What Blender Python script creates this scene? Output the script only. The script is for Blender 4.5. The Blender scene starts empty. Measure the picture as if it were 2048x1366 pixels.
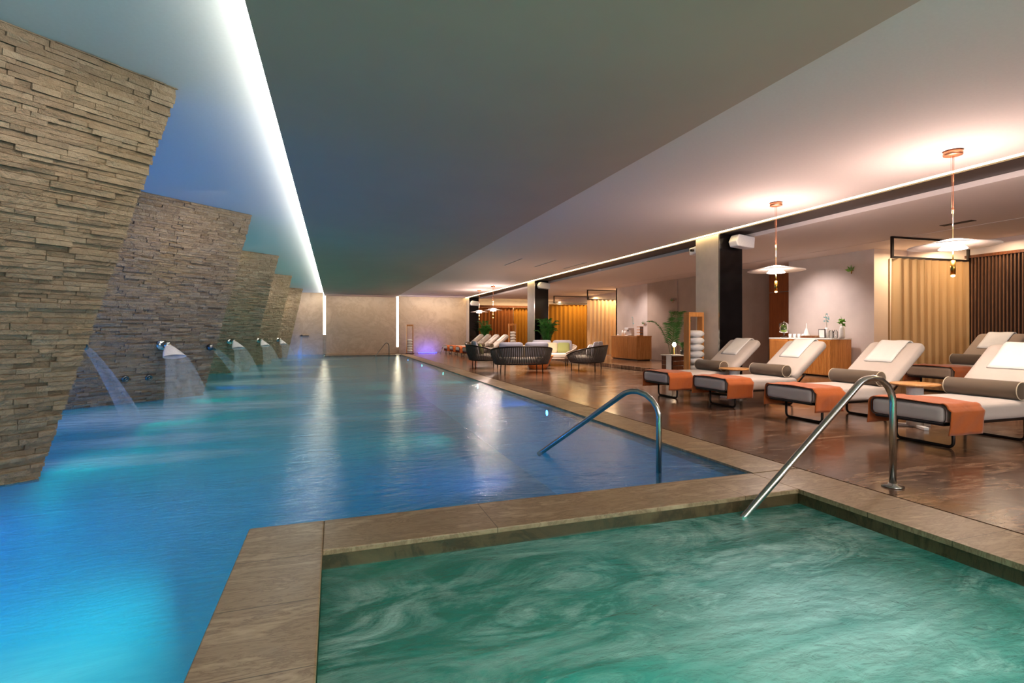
import bpy, math, random
from mathutils import Vector, Matrix
random.seed(7)
R = math.radians
COL = bpy.context.scene.collection
# ------------------------------------------------------------------ camera model
F = 1038.0; HX, HZ = 1024.0, 664.0; H = 1.2
YAW = math.atan2(356, 1038)
SN, CS = math.sin(YAW), math.cos(YAW)
def ray(px, py):
    u = (px-HX)/F; v = (HZ-py)/F
    return Vector((SN+u*CS, CS-u*SN, v))
CAM = Vector((0, 0, H))
def at_z(px, py, z):
    d = ray(px, py); return CAM + d*((z-H)/d.z)
def at_depth(px, py, dep):
    return CAM + ray(px, py)*dep
# ------------------------------------------------------------------ tagging
def tag(o, label=None, cat=None, group=None, kind=None):
    if label: o['label'] = label
    if cat: o['category'] = cat
    if group: o['group'] = group
    if kind: o['kind'] = kind
    return o
def empty(name, loc=(0,0,0), rz=0):
    o = bpy.data.objects.new(name, None); COL.objects.link(o)
    o.empty_display_size = .1
    o.location = loc; o.rotation_euler = (0,0,rz); return o
def kids(o): return [c for c in bpy.data.objects if c.parent == o]
def copy_tree(o, parent=None):
    c = o.copy(); COL.objects.link(c); c.parent = parent
    for ch in kids(o): copy_tree(ch, c)
    return c
# ------------------------------------------------------------------ mesh builder
class MB:
    def __init__(s): s.v = []; s.f = []; s.sm = []
    def add(s, vs, fs, smooth=False):
        b = len(s.v); s.v += [tuple(v) for v in vs]
        for f in fs: s.f.append([i+b for i in f]); s.sm.append(smooth)
    def box(s, c, d, rz=0, ry=0, taper=1.0):
        x, y, z = d[0]/2, d[1]/2, d[2]/2
        m = Matrix.Rotation(rz, 3, 'Z') @ Matrix.Rotation(ry, 3, 'Y')
        vs = []
        for k in (-1, 1):
            t = taper if k < 0 else 1
            for a, b in ((-1,-1),(1,-1),(1,1),(-1,1)):
                vs.append(Vector(c) + m @ Vector((a*x*t, b*y*t, k*z)))
        s.add(vs, [(0,3,2,1),(4,5,6,7),(0,1,5,4),(1,2,6,5),(2,3,7,6),(3,0,4,7)])
    def bx(s, x0, x1, y0, y1, z0, z1):
        s.box(((x0+x1)/2,(y0+y1)/2,(z0+z1)/2), (x1-x0, y1-y0, z1-z0))
    def quad(s, *p): s.add(p, [tuple(range(len(p)))])
    def tube(s, pts, r, n=12, closed=False, caps=True, rs=None):
        pts = [Vector(p) for p in pts]; N = len(pts); up = None; vs = []
        for i, p in enumerate(pts):
            if closed: t = pts[(i+1) % N]-pts[i-1]
            else: t = pts[min(i+1, N-1)]-pts[max(i-1, 0)]
            t.normalize()
            if up is None:
                up = Vector((0,0,1)) if abs(t.z) < .9 else Vector((1,0,0))
            up = up - t*up.dot(t)
            if up.length < 1e-4: up = t.orthogonal()
            up.normalize(); sd = t.cross(up)
            rr = rs[i] if rs else r
            for k in range(n):
                a = 2*math.pi*k/n
                vs.append(p + (up*math.cos(a)+sd*math.sin(a))*rr)
        fs = []
        M = N if closed else N-1
        for i in range(M):
            for k in range(n):
                a = i*n+k; b = i*n+(k+1) % n; c = ((i+1) % N)*n+(k+1) % n; d = ((i+1) % N)*n+k
                fs.append((a, b, c, d))
        s.add(vs, fs, True)
        if caps and not closed:
            b = len(s.v)-len(vs)
            s.f.append([b+k for k in range(n)][::-1]); s.sm.append(False)
            s.f.append([b+(N-1)*n+k for k in range(n)]); s.sm.append(False)
    def lathe(s, prof, c=(0,0,0), n=24, smooth=True):
        vs = []; fs = []
        for (r, z) in prof:
            for k in range(n):
                a = 2*math.pi*k/n
                vs.append((c[0]+r*math.cos(a), c[1]+r*math.sin(a), c[2]+z))
        for i in range(len(prof)-1):
            for k in range(n):
                fs.append((i*n+k, i*n+(k+1) % n, (i+1)*n+(k+1) % n, (i+1)*n+k))
        s.add(vs, fs, smooth)
        b = len(s.v)-len(vs)
        if prof[0][0] > 1e-4: s.f.append([b+k for k in range(n)][::-1]); s.sm.append(False)
        if prof[-1][0] > 1e-4: s.f.append([b+(len(prof)-1)*n+k for k in range(n)]); s.sm.append(False)
    def prism(s, poly, axis, a0, a1):
        """poly of 2-D points extruded along axis (0,1,2)"""
        def mk(p, a):
            q = [p[0], p[1]]; q.insert(axis, a); return tuple(q)
        n = len(poly)
        vs = [mk(p, a0) for p in poly]+[mk(p, a1) for p in poly]
        fs = [tuple(range(n)), tuple(range(n, 2*n))[::-1]]
        fs += [(i, i+n, (i+1) % n+n, (i+1) % n) for i in range(n)]
        s.add(vs, fs)
    def build(s, name, mat, parent=None, bevel=0, subd=0, loc=None):
        me = bpy.data.meshes.new(name); me.from_pydata(s.v, [], s.f)
        me.polygons.foreach_set('use_smooth', s.sm); me.materials.append(mat); 
        import bmesh
        bm = bmesh.new(); bm.from_mesh(me); bmesh.ops.recalc_face_normals(bm, faces=bm.faces); bm.to_mesh(me); bm.free()
        me.update()
        o = bpy.data.objects.new(name, me); COL.objects.link(o)
        if parent: o.parent = parent
        if loc: o.location = loc
        if bevel:
            m = o.modifiers.new('bevel', 'BEVEL'); m.width = bevel; m.segments = 3; m.limit_method = 'ANGLE'
            for p in me.polygons: p.use_smooth = True
            m.harden_normals = True
        if subd:
            m = o.modifiers.new('sub', 'SUBSURF'); m.levels = subd; m.render_levels = subd
            for p in me.polygons: p.use_smooth = True
        return o
def soft_box(mb_unused, d, name, mat, parent, loc=(0,0,0), rot=(0,0,0), puff=.0, r=None, n=8):
    """rounded, puffed cushion-like box with fine grid; d=(x,y,z)"""
    import bmesh
    x, y, z = [v/2 for v in d]; r = r or min(d)*.45
    bm = bmesh.new(); bmesh.ops.create_cube(bm, size=2)
    bmesh.ops.subdivide_edges(bm, edges=bm.edges[:], cuts=n, use_grid_fill=True)
    for v in bm.verts:
        p = v.co.copy()
        q = Vector((p.x*x, p.y*y, p.z*z))
        c = Vector((max(-x+r, min(x-r, q.x)), max(-y+r, min(y-r, q.y)), max(-z+r, min(z-r, q.z))))
        dd = q-c
        # spread grid so the rounded zone has vertices
        if dd.length > 1e-6: q = c+dd.normalized()*r*min(1, dd.length/r if dd.length < r else 1)
        k = (1-(p.x)**2)*(1-(p.y)**2)
        q.z *= 1+puff*k
        v.co = q
    me = bpy.data.meshes.new(name); bm.to_mesh(me); bm.free()
    for p in me.polygons: p.use_smooth = True
    me.materials.append(mat)
    o = bpy.data.objects.new(name, me); COL.objects.link(o); o.parent = parent
    o.location = loc; o.rotation_euler = rot
    m = o.modifiers.new('sub', 'SUBSURF'); m.levels = 1; m.render_levels = 1
    return o
def struct(name, mb, mat, **k):
    o = mb.build(name, mat, **k); o['kind'] = 'structure'; return o
# ------------------------------------------------------------------ materials
def lin(c):
    return tuple((x/255/12.92 if x/255 <= .04045 else ((x/255+.055)/1.055)**2.4) for x in c)+(1,)
class NT:
    def __init__(s, name):
        s.m = bpy.data.materials.new(name); s.m.use_nodes = True; s.t = s.m.node_tree
        s.t.nodes.clear(); s.out = s.t.nodes.new('ShaderNodeOutputMaterial')
    def n(s, typ, **k):
        o = s.t.nodes.new(typ)
        for a, b in k.items(): setattr(o, a, b)
        return o
    def l(s, a, b): s.t.links.new(a, b)
    def coord(s, scale=(1,1,1), rot=(0,0,0), loc=(0,0,0)):
        t = s.n('ShaderNodeTexCoord'); m = s.n('ShaderNodeMapping')
        m.inputs['Scale'].default_value = scale; m.inputs['Rotation'].default_value = rot; m.inputs['Location'].default_value = loc
        s.l(t.outputs['Object'], m.inputs['Vector']); return m.outputs['Vector']
    def noise(s, vec, scale, detail=4, rough=.5, dist=0):
        n = s.n('ShaderNodeTexNoise'); n.inputs['Scale'].default_value = scale; n.inputs['Detail'].default_value = detail
        n.inputs['Roughness'].default_value = rough; n.inputs['Distortion'].default_value = dist
        if vec: s.l(vec, n.inputs['Vector'])
        return n.outputs['Fac']
    def ramp(s, fac, stops):
        r = s.n('ShaderNodeValToRGB'); e = r.color_ramp.elements
        while len(e) < len(stops): e.new(.5)
        for i, (p, c) in enumerate(stops): e[i].position = p; e[i].color = c
        s.l(fac, r.inputs['Fac']); return r.outputs['Color']
    def math(s, op, a, b=None, clamp=False):
        m = s.n('ShaderNodeMath', operation=op); m.use_clamp = clamp
        for i, x in enumerate((a, b)):
            if x is None: continue
            if isinstance(x, (int, float)): m.inputs[i].default_value = x
            else: s.l(x, m.inputs[i])
        return m.outputs[0]
    def mix(s, fac, a, b, mode='MIX'):
        m = s.n('ShaderNodeMix', data_type='RGBA', blend_type=mode)
        for i, x in ((0, fac), (6, a), (7, b)):
            if isinstance(x, (int, float, tuple)): m.inputs[i].default_value = x
            else: s.l(x, m.inputs[i])
        return m.outputs[2]
    def bump(s, h, strength=.3, dist=.01, nrm=None):
        b = s.n('ShaderNodeBump'); b.inputs['Strength'].default_value = strength; b.inputs['Distance'].default_value = dist
        s.l(h, b.inputs['Height'])
        if nrm: s.l(nrm, b.inputs['Normal'])
        return b.outputs['Normal']
    def princ(s, col=None, rough=.5, metal=0, nrm=None, **k):
        p = s.n('ShaderNodeBsdfPrincipled')
        if isinstance(col, tuple): p.inputs['Base Color'].default_value = col
        elif col is not None: s.l(col, p.inputs['Base Color'])
        if isinstance(rough, (int, float)): p.inputs['Roughness'].default_value = rough
        else: s.l(rough, p.inputs['Roughness'])
        p.inputs['Metallic'].default_value = metal
        if nrm: s.l(nrm, p.inputs['Normal'])
        for a, b in k.items(): p.inputs[a.replace('_', ' ')].default_value = b
        return p.outputs[0]
    def mixs(s, fac, a, b):
        m = s.n('ShaderNodeMixShader')
        if isinstance(fac, (int, float)): m.inputs[0].default_value = fac
        else: s.l(fac, m.inputs[0])
        s.l(a, m.inputs[1]); s.l(b, m.inputs[2]); return m.outputs[0]
    def done(s, sh): s.l(sh, s.out.inputs['Surface']); return s.m
def plain(name, rgb, rough=.5, metal=0, bump=0, bscale=40, var=.06, **k):
    t = NT(name); c = t.coord()
    n = t.noise(c, bscale, 5)
    a = lin(rgb); lo = tuple(x*(1-var) for x in a[:3])+(1,); hi = tuple(min(1, x*(1+var)) for x in a[:3])+(1,)
    col = t.ramp(n, [(.3, lo), (.7, hi)])
    return t.done(t.princ(col, rough, metal, t.bump(n, bump, .01) if bump else None, **k))
def emit(name, rgb, st):
    t = NT(name); e = t.n('ShaderNodeEmission'); e.inputs[0].default_value = lin(rgb) if max(rgb) > 1 else tuple(rgb)+(1,)
    e.inputs[1].default_value = st; return t.done(e.outputs[0])
def wood(name, c1, c2, axis='Z', rough=.35, scale=1):
    t = NT(name); sc = {'X': (.6,9,9), 'Y': (9,.6,9), 'Z': (9,9,.6)}[axis]
    v = t.coord(tuple(s*scale for s in sc)); n = t.noise(v, 3, 6, .6, .8); n2 = t.noise(v, 14, 3)
    f = t.math('ADD', t.math('MULTIPLY', n, .75), t.math('MULTIPLY', n2, .25))
    col = t.ramp(f, [(.35, lin(c1)), (.65, lin(c2))])
    return t.done(t.princ(col, rough, 0, t.bump(f, .15, .004)))
def fabric(name, rgb, scale=350, rough=.9, bump=.25, var=.12):
    t = NT(name); v = t.coord(); n = t.noise(v, scale, 2); n2 = t.noise(v, 7, 4)
    a = lin(rgb); lo = tuple(x*(1-var) for x in a[:3])+(1,)
    col = t.mix(t.math('MULTIPLY', t.math('ADD', n, n2), .5), lo, tuple(min(1, x*(1+var)) for x in a[:3])+(1,))
    h = t.math('ADD', t.math('MULTIPLY', n, .2), n2)
    return t.done(t.princ(col, rough, 0, t.bump(h, bump, .01), Sheen_Weight=.2))
M = {}
M['white_paint'] = plain('white_paint', (205, 205, 205), .85, var=.02)
M['gray_paint'] = plain('gray_slab_paint', (184, 156, 138), .8, var=.03, bscale=1.2)
M['left_paint'] = plain('left_ceiling_paint', (200, 203, 205), .85, var=.02)
M['warm_paint'] = plain('ceiling_paint', (214, 200, 194), .85, var=.02)
M['wall_paint'] = plain('lounge_wall_plaster', (205, 190, 182), .8, var=.05, bscale=3)
M['taupe_paint'] = plain('taupe_plaster', (168, 146, 130), .7, var=.05, bscale=3)
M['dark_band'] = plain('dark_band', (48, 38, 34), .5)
M['black_gloss'] = plain('polished_black_stone', (18, 15, 16), .12, bscale=6, var=.5)
M['steel'] = plain('brushed_steel', (190, 190, 185), .2, 1, var=.05)
M['steel_dark'] = plain('satin_steel', (120, 120, 118), .28, 1)
M['dark_metal'] = plain('dark_bronze_metal', (45, 36, 32), .4, .6)
M['brass'] = plain('brass', (200, 150, 70), .25, 1)
M['copper'] = plain('brushed_copper', (205, 135, 100), .35, .9)
M['pillar_paint'] = plain('pillar_limestone', (205, 190, 168), .6, var=.07, bscale=4)
M['white_plastic'] = plain('white_plastic', (215, 212, 215), .4)
M['mattress'] = fabric('cream_canvas', (190, 178, 170))
M['mattress_taupe'] = fabric('taupe_canvas', (150, 130, 112))
M['piping'] = fabric('dark_piping', (60, 45, 38))
M['light_piping'] = fabric('light_piping', (205, 190, 165))
M['bolster'] = fabric('taupe_bolster_cloth', (96, 80, 64))
M['orange'] = fabric('orange_throw_cloth', (178, 90, 34), 220, .95, .5, .18)
M['towel'] = fabric('towel_cotton', (225, 222, 218), 260, .95, .5)
M['sofa_cushion'] = fabric('off_white_upholstery', (225, 212, 200))
M['lilac'] = fabric('pale_lilac_gray_cloth', (186, 182, 198))
M['sage'] = fabric('sage_green_cloth', (150, 152, 92))
M['sand'] = fabric('sand_cloth', (205, 182, 150))
M['white_cloth'] = fabric('white_cushion_cloth', (232, 224, 222))
M['rope'] = fabric('brown_gray_rope', (82, 72, 64), 200)
M['rope_light'] = fabric('pale_rope', (205, 185, 170), 200)
M['wood'] = wood('oak', (172, 108, 50), (212, 148, 82))
M['wood_h'] = wood('oak_level_grain', (150, 88, 38), (196, 128, 62), 'Y')
M['wood_dark'] = wood('walnut', (74, 40, 22), (118, 68, 38))
M['wood_table'] = wood('ash_tabletop', (176, 118, 66), (212, 158, 100), 'X')
M['wood_orange'] = wood('cherry_wood', (176, 88, 34), (214, 124, 58))
M['slat_wood'] = wood('slat_wood', (84, 56, 40), (116, 80, 56))
M['slat_back'] = plain('slat_backing', (30, 16, 12), .7)
M['leaf'] = plain('palm_leaf', (52, 112, 40), .45, bscale=9, var=.4)
M['leaf2'] = plain('fresh_leaf', (110, 165, 60), .45, bscale=9, var=.3)
M['blossom'] = plain('pale_blue_blossom', (150, 205, 210), .6)
M['stem'] = plain('green_stem', (80, 95, 45), .6)
M['pot'] = plain('black_pot', (28, 25, 25), .4)
M['ceramic'] = plain('white_ceramic', (225, 222, 218), .25)
M['lime'] = plain('sliced_limes', (150, 190, 60), .5, bscale=30, var=.4)
M['paper'] = plain('brown_card', (150, 110, 70), .7)
M['black_plastic'] = plain('black_plastic', (20, 20, 20), .5)
def glassy(name, tint=(1,1,1), base=.12):
    t = NT(name); fr = t.n('ShaderNodeFresnel'); fr.inputs[0].default_value = 1.45
    tr = t.n('ShaderNodeBsdfTransparent'); tr.inputs[0].default_value = tint+(1,)
    g = t.n('ShaderNodeBsdfGlossy'); g.inputs['Roughness'].default_value = .03
    return t.done(t.mixs(t.math('ADD', fr.outputs[0], base, True), tr.outputs[0], g.outputs[0]))
M['glass'] = glassy('clear_glass', (.93,.96,.95))
def curtain_mat(name, rgb, tra=.15):
    t = NT(name); v = t.coord(); n = t.noise(v, 400, 2)
    c = lin(rgb); d = t.n('ShaderNodeBsdfDiffuse'); d.inputs[0].default_value = c
    tl = t.n('ShaderNodeBsdfTranslucent'); tl.inputs[0].default_value = c
    tr = t.n('ShaderNodeBsdfTransparent'); tr.inputs[0].default_value = (1,.95,.85,1)
    s = t.mixs(.3, d.outputs[0], tl.outputs[0])
    return t.done(t.mixs(tra, s, tr.outputs[0]))
M['sheer'] = curtain_mat('sheer_gold_curtain', (206, 172, 124), .28)
M['beige_curtain'] = curtain_mat('beige_curtain_cloth', (215, 175, 130), 0)
M['olive_curtain'] = curtain_mat('ochre_curtain_cloth', (176, 122, 48), 0)
M['brown_curtain'] = curtain_mat('russet_curtain_cloth', (150, 92, 52), 0)
# split stone
def stone_mat():
    t = NT('split_face_stone'); v = t.coord()
    g = t.n('ShaderNodeNewGeometry')
    n1 = t.noise(v, 9, 8, .65, .6); n2 = t.noise(v, 38, 6, .7); big = t.noise(v, .9, 3)
    col = t.ramp(g.outputs['Random Per Island'], [(0, lin((150, 132, 112))), (.35, lin((184, 162, 138))), (.7, lin((198, 180, 156))), (1, lin((168, 146, 122)))])
    col = t.mix(t.math('MULTIPLY', n1, .9), col, lin((128, 104, 78)), 'MIX')
    col = t.mix(t.ramp(big, [(.45, (0,0,0,1)), (.65, (.35,.35,.35,1))]), col, lin((182, 156, 112)))
    h = t.math('ADD', n1, t.math('MULTIPLY', n2, .35))
    return t.done(t.princ(col, .8, 0, t.bump(h, 1.0, .09)))
M['stone'] = stone_mat()
def marble_mat(name, c1, c2, c3, rough, joints=None, bump=.05, rot=.5, scale=1.0, wet=0):
    t = NT(name); v = t.coord((scale*.7, scale*2.6, scale), (0,0,rot))
    n = t.noise(v, .9, 8, .62, 1.6); v2 = t.coord((scale, scale*5, scale), (0,0,rot)); n2 = t.noise(v2, 1.8, 8, .7, 2.2)
    f = t.math('ADD', t.math('MULTIPLY', n, .55), t.math('MULTIPLY', n2, .45))
    col = t.ramp(f, [(.36, lin(c1)), (.46, lin(c2)), (.50, lin(c1)), (.53, lin(c2)), (.61, lin(c3)), (.68, lin(c2)), (.75, lin(c1))])
    fine = t.noise(t.coord(), 60, 4)
    col = t.mix(t.math('MULTIPLY', fine, .25), col, lin(c1))
    hh = t.math('ADD', t.math('MULTIPLY', n2, .6), t.math('MULTIPLY', fine, .25))
    if joints:
        b = t.n('ShaderNodeTexBrick'); b.inputs['Color1'].default_value = (.92,.92,.92,1); b.inputs['Color2'].default_value = (1,1,1,1)
        b.inputs['Mortar'].default_value = (.35,.33,.3,1); b.inputs['Scale'].default_value = 1; b.inputs['Mortar Size'].default_value = .003
        b.inputs['Brick Width'].default_value = joints[0]; b.inputs['Row Height'].default_value = joints[1]
        t.l(t.coord(rot=(0,0,R(90)) if len(joints) > 2 else (0,0,0)), b.inputs['Vector']); col = t.mix(1.0, col, b.outputs['Color'], 'MULTIPLY')
    rg = t.math('ADD', t.math('MULTIPLY', t.noise(t.coord(), 3, 4), .22), rough-.11)
    wav = t.noise(t.coord((1,1.6,1)), 11, 3)
    nr = t.bump(t.math('ADD', t.math('MULTIPLY', hh, .5), wav), bump, .03)
    return t.done(t.princ(col, rg, 0, nr))
M['deck'] = marble_mat('polished_brown_marble', (74, 50, 36), (124, 94, 74), (162, 132, 108), .18, (1.2, .6), .03, .55, .8)
M['coping'] = marble_mat('travertine_coping', (128, 102, 74), (162, 136, 104), (186, 160, 126), .38, (1.9, .5), .05, .75, 1.6)
M['far_wall'] = marble_mat('beige_marble_wall', (164, 142, 118), (176, 153, 129), (186, 163, 138), .4, None, .01, .2, .45)
M['pool_tile'] = plain('pool_tile', (186, 214, 216), .5, var=.06, bscale=1.4)
M['step_stone'] = marble_mat('dark_riser', (60, 42, 32), (84, 60, 44), (100, 74, 54), .4, None, .03)
# ---- water
def water_mat(name, tint, scat, scat_amt, foam_pts=(), foam_noise=.0, bs=.25, scale=2.0, rough=.04, ior=1.33, foam_col=(.75,.88,.92,1)):
    t = NT(name)
    v = t.coord((1.0, 2.2, 1), (0,0,R(-20))); 
    n1 = t.noise(v, scale, 4, .55, .6); n2 = t.noise(v, scale*4.5, 6, .65, 1.2)
    h = t.math('ADD', n1, t.math('MULTIPLY', n2, .28))
    nr = t.bump(h, bs, .08)
    fr = t.n('ShaderNodeFresnel'); fr.inputs[0].default_value = ior; t.l(nr, fr.inputs['Normal'])
    g = t.n('ShaderNodeBsdfGlossy'); g.inputs['Roughness'].default_value = rough; t.l(nr, g.inputs['Normal'])
    tr = t.n('ShaderNodeBsdfTransparent'); tr.inputs[0].default_value = tint
    tl = t.n('ShaderNodeBsdfTranslucent'); tl.inputs[0].default_value = scat
    df = t.n('ShaderNodeBsdfDiffuse'); df.inputs[0].default_value = scat
    ts = t.mixs(.12, tl.outputs[0], df.outputs[0])
    body = t.mixs(scat_amt, tr.outputs[0], ts)
    # foam
    mask = None
    wv = t.coord()
    streak = t.noise(t.coord((.7, 3.2, 1), (0,0,R(12))), 1.6, 7, .6, 1.2)
    for (x, y, rx, ry, amt) in foam_pts:
        mp = t.n('ShaderNodeMapping'); t.l(wv, mp.inputs['Vector'])
        mp.inputs['Location'].default_value = (-x/rx, -y/ry, 0); mp.inputs['Scale'].default_value = (1/rx, 1/ry, 0)
        ln = t.n('ShaderNodeVectorMath', operation='LENGTH'); t.l(mp.outputs[0], ln.inputs[0])
        f = t.math('MULTIPLY', t.math('MULTIPLY', t.math('SUBTRACT', 1.0, ln.outputs['Value'], True), 1.7, True), amt*2.0)
        mask = f if mask is None else t.math('MAXIMUM', mask, f)
    fo = None
    if mask is not None:
        sv = t.ramp(streak, [(.3, (.25,.25,.25,1)), (.68, (1,1,1,1))])
        fo = t.math('MULTIPLY', mask, sv, True)
    if foam_noise:
        a = t.noise(t.coord((1.0, 2.0, 1), (0,0,R(35))), 1.15, 12, .72, 1.9); b = t.ramp(t.noise(t.coord((1,1.5,1), (0,0,R(20)), (3.1,1.7,0)), .9, 4, .6, .8), [(.38, (0,0,0,1)), (.68, (.8,.8,.8,1))])
        w = t.ramp(a, [(.44, (0,0,0,1)), (.66, (1,1,1,1))])
        e = t.math('MULTIPLY', t.math('MULTIPLY', w, t.math('ADD', b, .25)), foam_noise, True)
        fo = e if fo is None else t.math('MAXIMUM', fo, e)
    if fo is not None:
        fd = t.n('ShaderNodeBsdfDiffuse'); fd.inputs[0].default_value = foam_col
        ft = t.n('ShaderNodeBsdfTranslucent'); ft.inputs[0].default_value = foam_col
        body = t.mixs(fo, body, t.mixs(.5, fd.outputs[0], ft.outputs[0]))
    return t.done(t.mixs(fr.outputs[0], body, g.outputs[0]))
def fall_mat():
    t = NT('falling_water'); v = t.coord((7, 7, .22))
    n = t.noise(v, 2, 1)
    tr = t.n('ShaderNodeBsdfTransparent'); tr.inputs[0].default_value = (.97,.98,1,1)
    d = t.n('ShaderNodeBsdfDiffuse'); d.inputs[0].default_value = (.85,.9,.95,1)
    tl = t.n('ShaderNodeBsdfTranslucent'); tl.inputs[0].default_value = (.85,.9,.95,1)
    f = t.ramp(n, [(.3, (.06,)*3+(1,)), (.7, (.20,)*3+(1,))])
    return t.done(t.mixs(f, tr.outputs[0], t.mixs(.5, d.outputs[0], tl.outputs[0])))
M['fall'] = fall_mat()
# ================================================================== ROOM
ZL = 3.32; ZS = 3.16; ZW = 3.22; ZG = 3.14      # left ceiling, grey slab, warm ceiling, lounge ceiling
YB, YF = -4.0, 30.0
XL, XP, XR = -6.5, 3.38, 13.0
mb = MB(); mb.bx(XL, -.1, YB, YF, ZL, ZL+.1); o = struct('ceiling', mb, M['left_paint'])
mb = MB(); mb.bx(-.1, 7.34, YB, YF, ZW+.001, ZW+.2); struct('ceiling_deck', mb, M['warm_paint'])
mb = MB(); mb.bx(-.5, 3.28, YB, 29.88, ZS, ZW); struct('ceiling_slab', mb, M['gray_paint'])
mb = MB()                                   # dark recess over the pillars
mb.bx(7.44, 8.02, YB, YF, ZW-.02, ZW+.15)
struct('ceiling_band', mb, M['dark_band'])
mb = MB(); mb.bx(8.02, 11.02, YB, YF, ZG, ZG+.2); mb.bx(11.06, XR+.1, YB, YF, ZG, ZG+.2)
mb.bx(8.02, 8.06, YB, YF, ZG-.015, ZG)
struct('ceiling_lounge', mb, M['warm_paint'])
mb = MB(); mb.bx(11.0, 11.08, YB, YF, ZG+.08, ZG+.12); struct('trim_1', mb, M['dark_band'])
# led lines
LEDW = emit('led_warm', (255, 222, 160), 14.0)
mb = MB()
for k in range(34): mb.bx(7.345, 7.435, YB+k, YB+k+1, ZW+.0, ZW+.05)
o = struct('trim_2', mb, LEDW); o['label'] = 'glowing light line along the deck ceiling'
COVE = emit('led_cool', (246, 242, 228), 42.0)
mb = MB()
for k in range(34):
    y0 = YB+k; y1 = y0+1 if k < 33 else 29.85
    mb.add([(-.505, y0, ZS+.015), (-.505, y1, ZS+.015), (-.525, y1, ZS+.055), (-.525, y0, ZS+.055),(-.502,y0,ZS+.055),(-.502,y1,ZS+.055)],
           [(0,1,2,3), (3,2,5,4)])
struct('trim_3', mb, COVE)
# far wall (three marble sections with light slots)
mb = MB(); mb.bx(XL, -.56, YF, YF+.2, -1.4, ZL); struct('wall_far_left', mb, M['far_wall'])
mb = MB(); mb.bx(-.42, 3.34, YF-.12, YF+.2, -.02, ZS); struct('wall_far_middle', mb, M['far_wall'])
mb = MB(); mb.bx(3.48, 7.42, YF, YF+.2, -.02, ZW); struct('wall_far_right', mb, M['far_wall'])
mb = MB(); mb.bx(7.42, XR+.2, YF, YF+.2, -.02, ZG+.1); struct('wall_far_lounge', mb, M['wall_paint'])
V1 = emit('led_slot', (255, 240, 205), 9.0)
mb = MB(); mb.bx(-.56, -.42, YF+.02, YF+.06, 1.05, ZL); struct('trim_4', mb, V1)
mb = MB(); mb.bx(-.56, -.42, YF+.02, YF+.06, -.02, 1.05); struct('trim_5', mb, M['far_wall'])
mb = MB(); mb.bx(3.34, 3.48, YF+.02, YF+.06, .35, ZW); struct('trim_6', mb, V1)
mb = MB(); mb.bx(3.34, 3.48, YF+.02, YF+.06, 0, .35); struct('trim_7', mb, M['far_wall'])
mb = MB(); mb.bx(XL-.2, XL, YB, YF+.2, -1.4, ZL); struct('wall_left', mb, M['left_paint'])
mb = MB(); mb.bx(XL, XR+.2, YB-.2, YB, -1.4, ZL); struct('wall_back', mb, M['wall_paint'])
# pool shell
ZWAT = -.02
mb = MB(); mb.bx(XL, XP, YB, YF, -1.5, -1.4); struct('floor_pool', mb, M['pool_tile'])
mb = MB()
mb.bx(XP, XP+.1, 3.4, 28.0, -1.4, -.06); mb.bx(-.42, XP+.1, 28.0, 28.1, -1.4, -.06); mb.bx(-.52, -.42, 28.0, YF, -1.4, -.06)
struct('wall_pool', mb, M['pool_tile'])
# deck
SX0, SX1, SY1 = -.06, 3.36, 3.04
mb = MB()
mb.bx(3.88, 8.9, YB, 29.9, -.1, 0)
mb.bx(-.42, 3.88, 28.45, 29.9, -.1, 0)
struct('floor', mb, M['deck'])
mb = MB()
mb.bx(XP, 3.86, 3.52, 28.45, -.1, 0); mb.bx(-.45, XP, 28.0, 28.45, -.1, 0)
mb.bx(SX1, 3.86, YB, 3.5, -.034, 0)
struct('floor_coping', mb, M['coping'])
mb = MB(); mb.bx(3.85, 3.89, YB, 28.45, -.1, -.015); struct('trim_8', mb, M['black_plastic'])
# spa
mb = MB()
mb.bx(-.49, SX0, YB, 3.52, -.035, 0); mb.bx(SX0, SX1, SY1, 3.52, -.035, 0)
mb.build('spa_rim', M['coping'], bevel=.008)
tag(bpy.data.objects['spa_rim'], 'L-shaped travertine rim between the whirlpool and the big pool', 'pool rim', kind='structure')
mb = MB()
mb.bx(-.47, SX0-.01, YB, 3.5, -1.4, -.035); mb.bx(SX0-.01, SX1, SY1+.01, 3.5, -1.4, -.035); mb.bx(SX1+.01, SX1+.1, YB, 3.5, -1.4, -.035)
struct('wall_spa', mb, marble_mat('wet_spa_wall', (62, 48, 30), (86, 68, 44), (104, 84, 56), .3, None, .05))
mb = MB(); mb.bx(SX0, SX1, YB, SY1, -1.05, -1.0); struct('floor_spa', mb, M['pool_tile'])
# platform of the lounge
mb = MB(); mb.bx(8.9, XR+.2, YB, 29.9, 0, .12); struct('floor_platform', mb, M['deck'], bevel=.01)
# water
SPLASH = [(-2.75, 9.0, 1.3, 1.5, .75), (-1.7, 9.6, 1.6, .8, .5), (-2.2, 11.6, 1.4, 1.0, .6), (-1.7, 13.9, 1.8, 1.2, .7), (-1.0, 14.4, 2.4, .9, .5), (-1.8, 17, 1.4, 1, .7),
          (-1.2, 19.3, 2.4, 1.3, .55), (-1.8, 6.9, 1.3, .5, .35), (-1.9, 5.9, 1.4, .35, .3), (-1.2, 24.6, 2.6, 1.3, .6), (-.9, 7.7, 2.2, .5, .25),(-1.1,1.8,.6,.8,.22)]
WATER = water_mat('pool_water', (.45,.85,.95,1), (.2,.66,.90,1), .34, SPLASH, .06, .17, 1.9, .03)
mb = MB()
mb.quad((XL+.004, YB, ZWAT), (-.47, YB, ZWAT), (-.47, 3.5, ZWAT), (XP, 3.5, ZWAT), (XP, 28.0, ZWAT), (-.5, 28.0, ZWAT), (-.5, YF, ZWAT), (XL+.004, YF, ZWAT))
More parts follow.
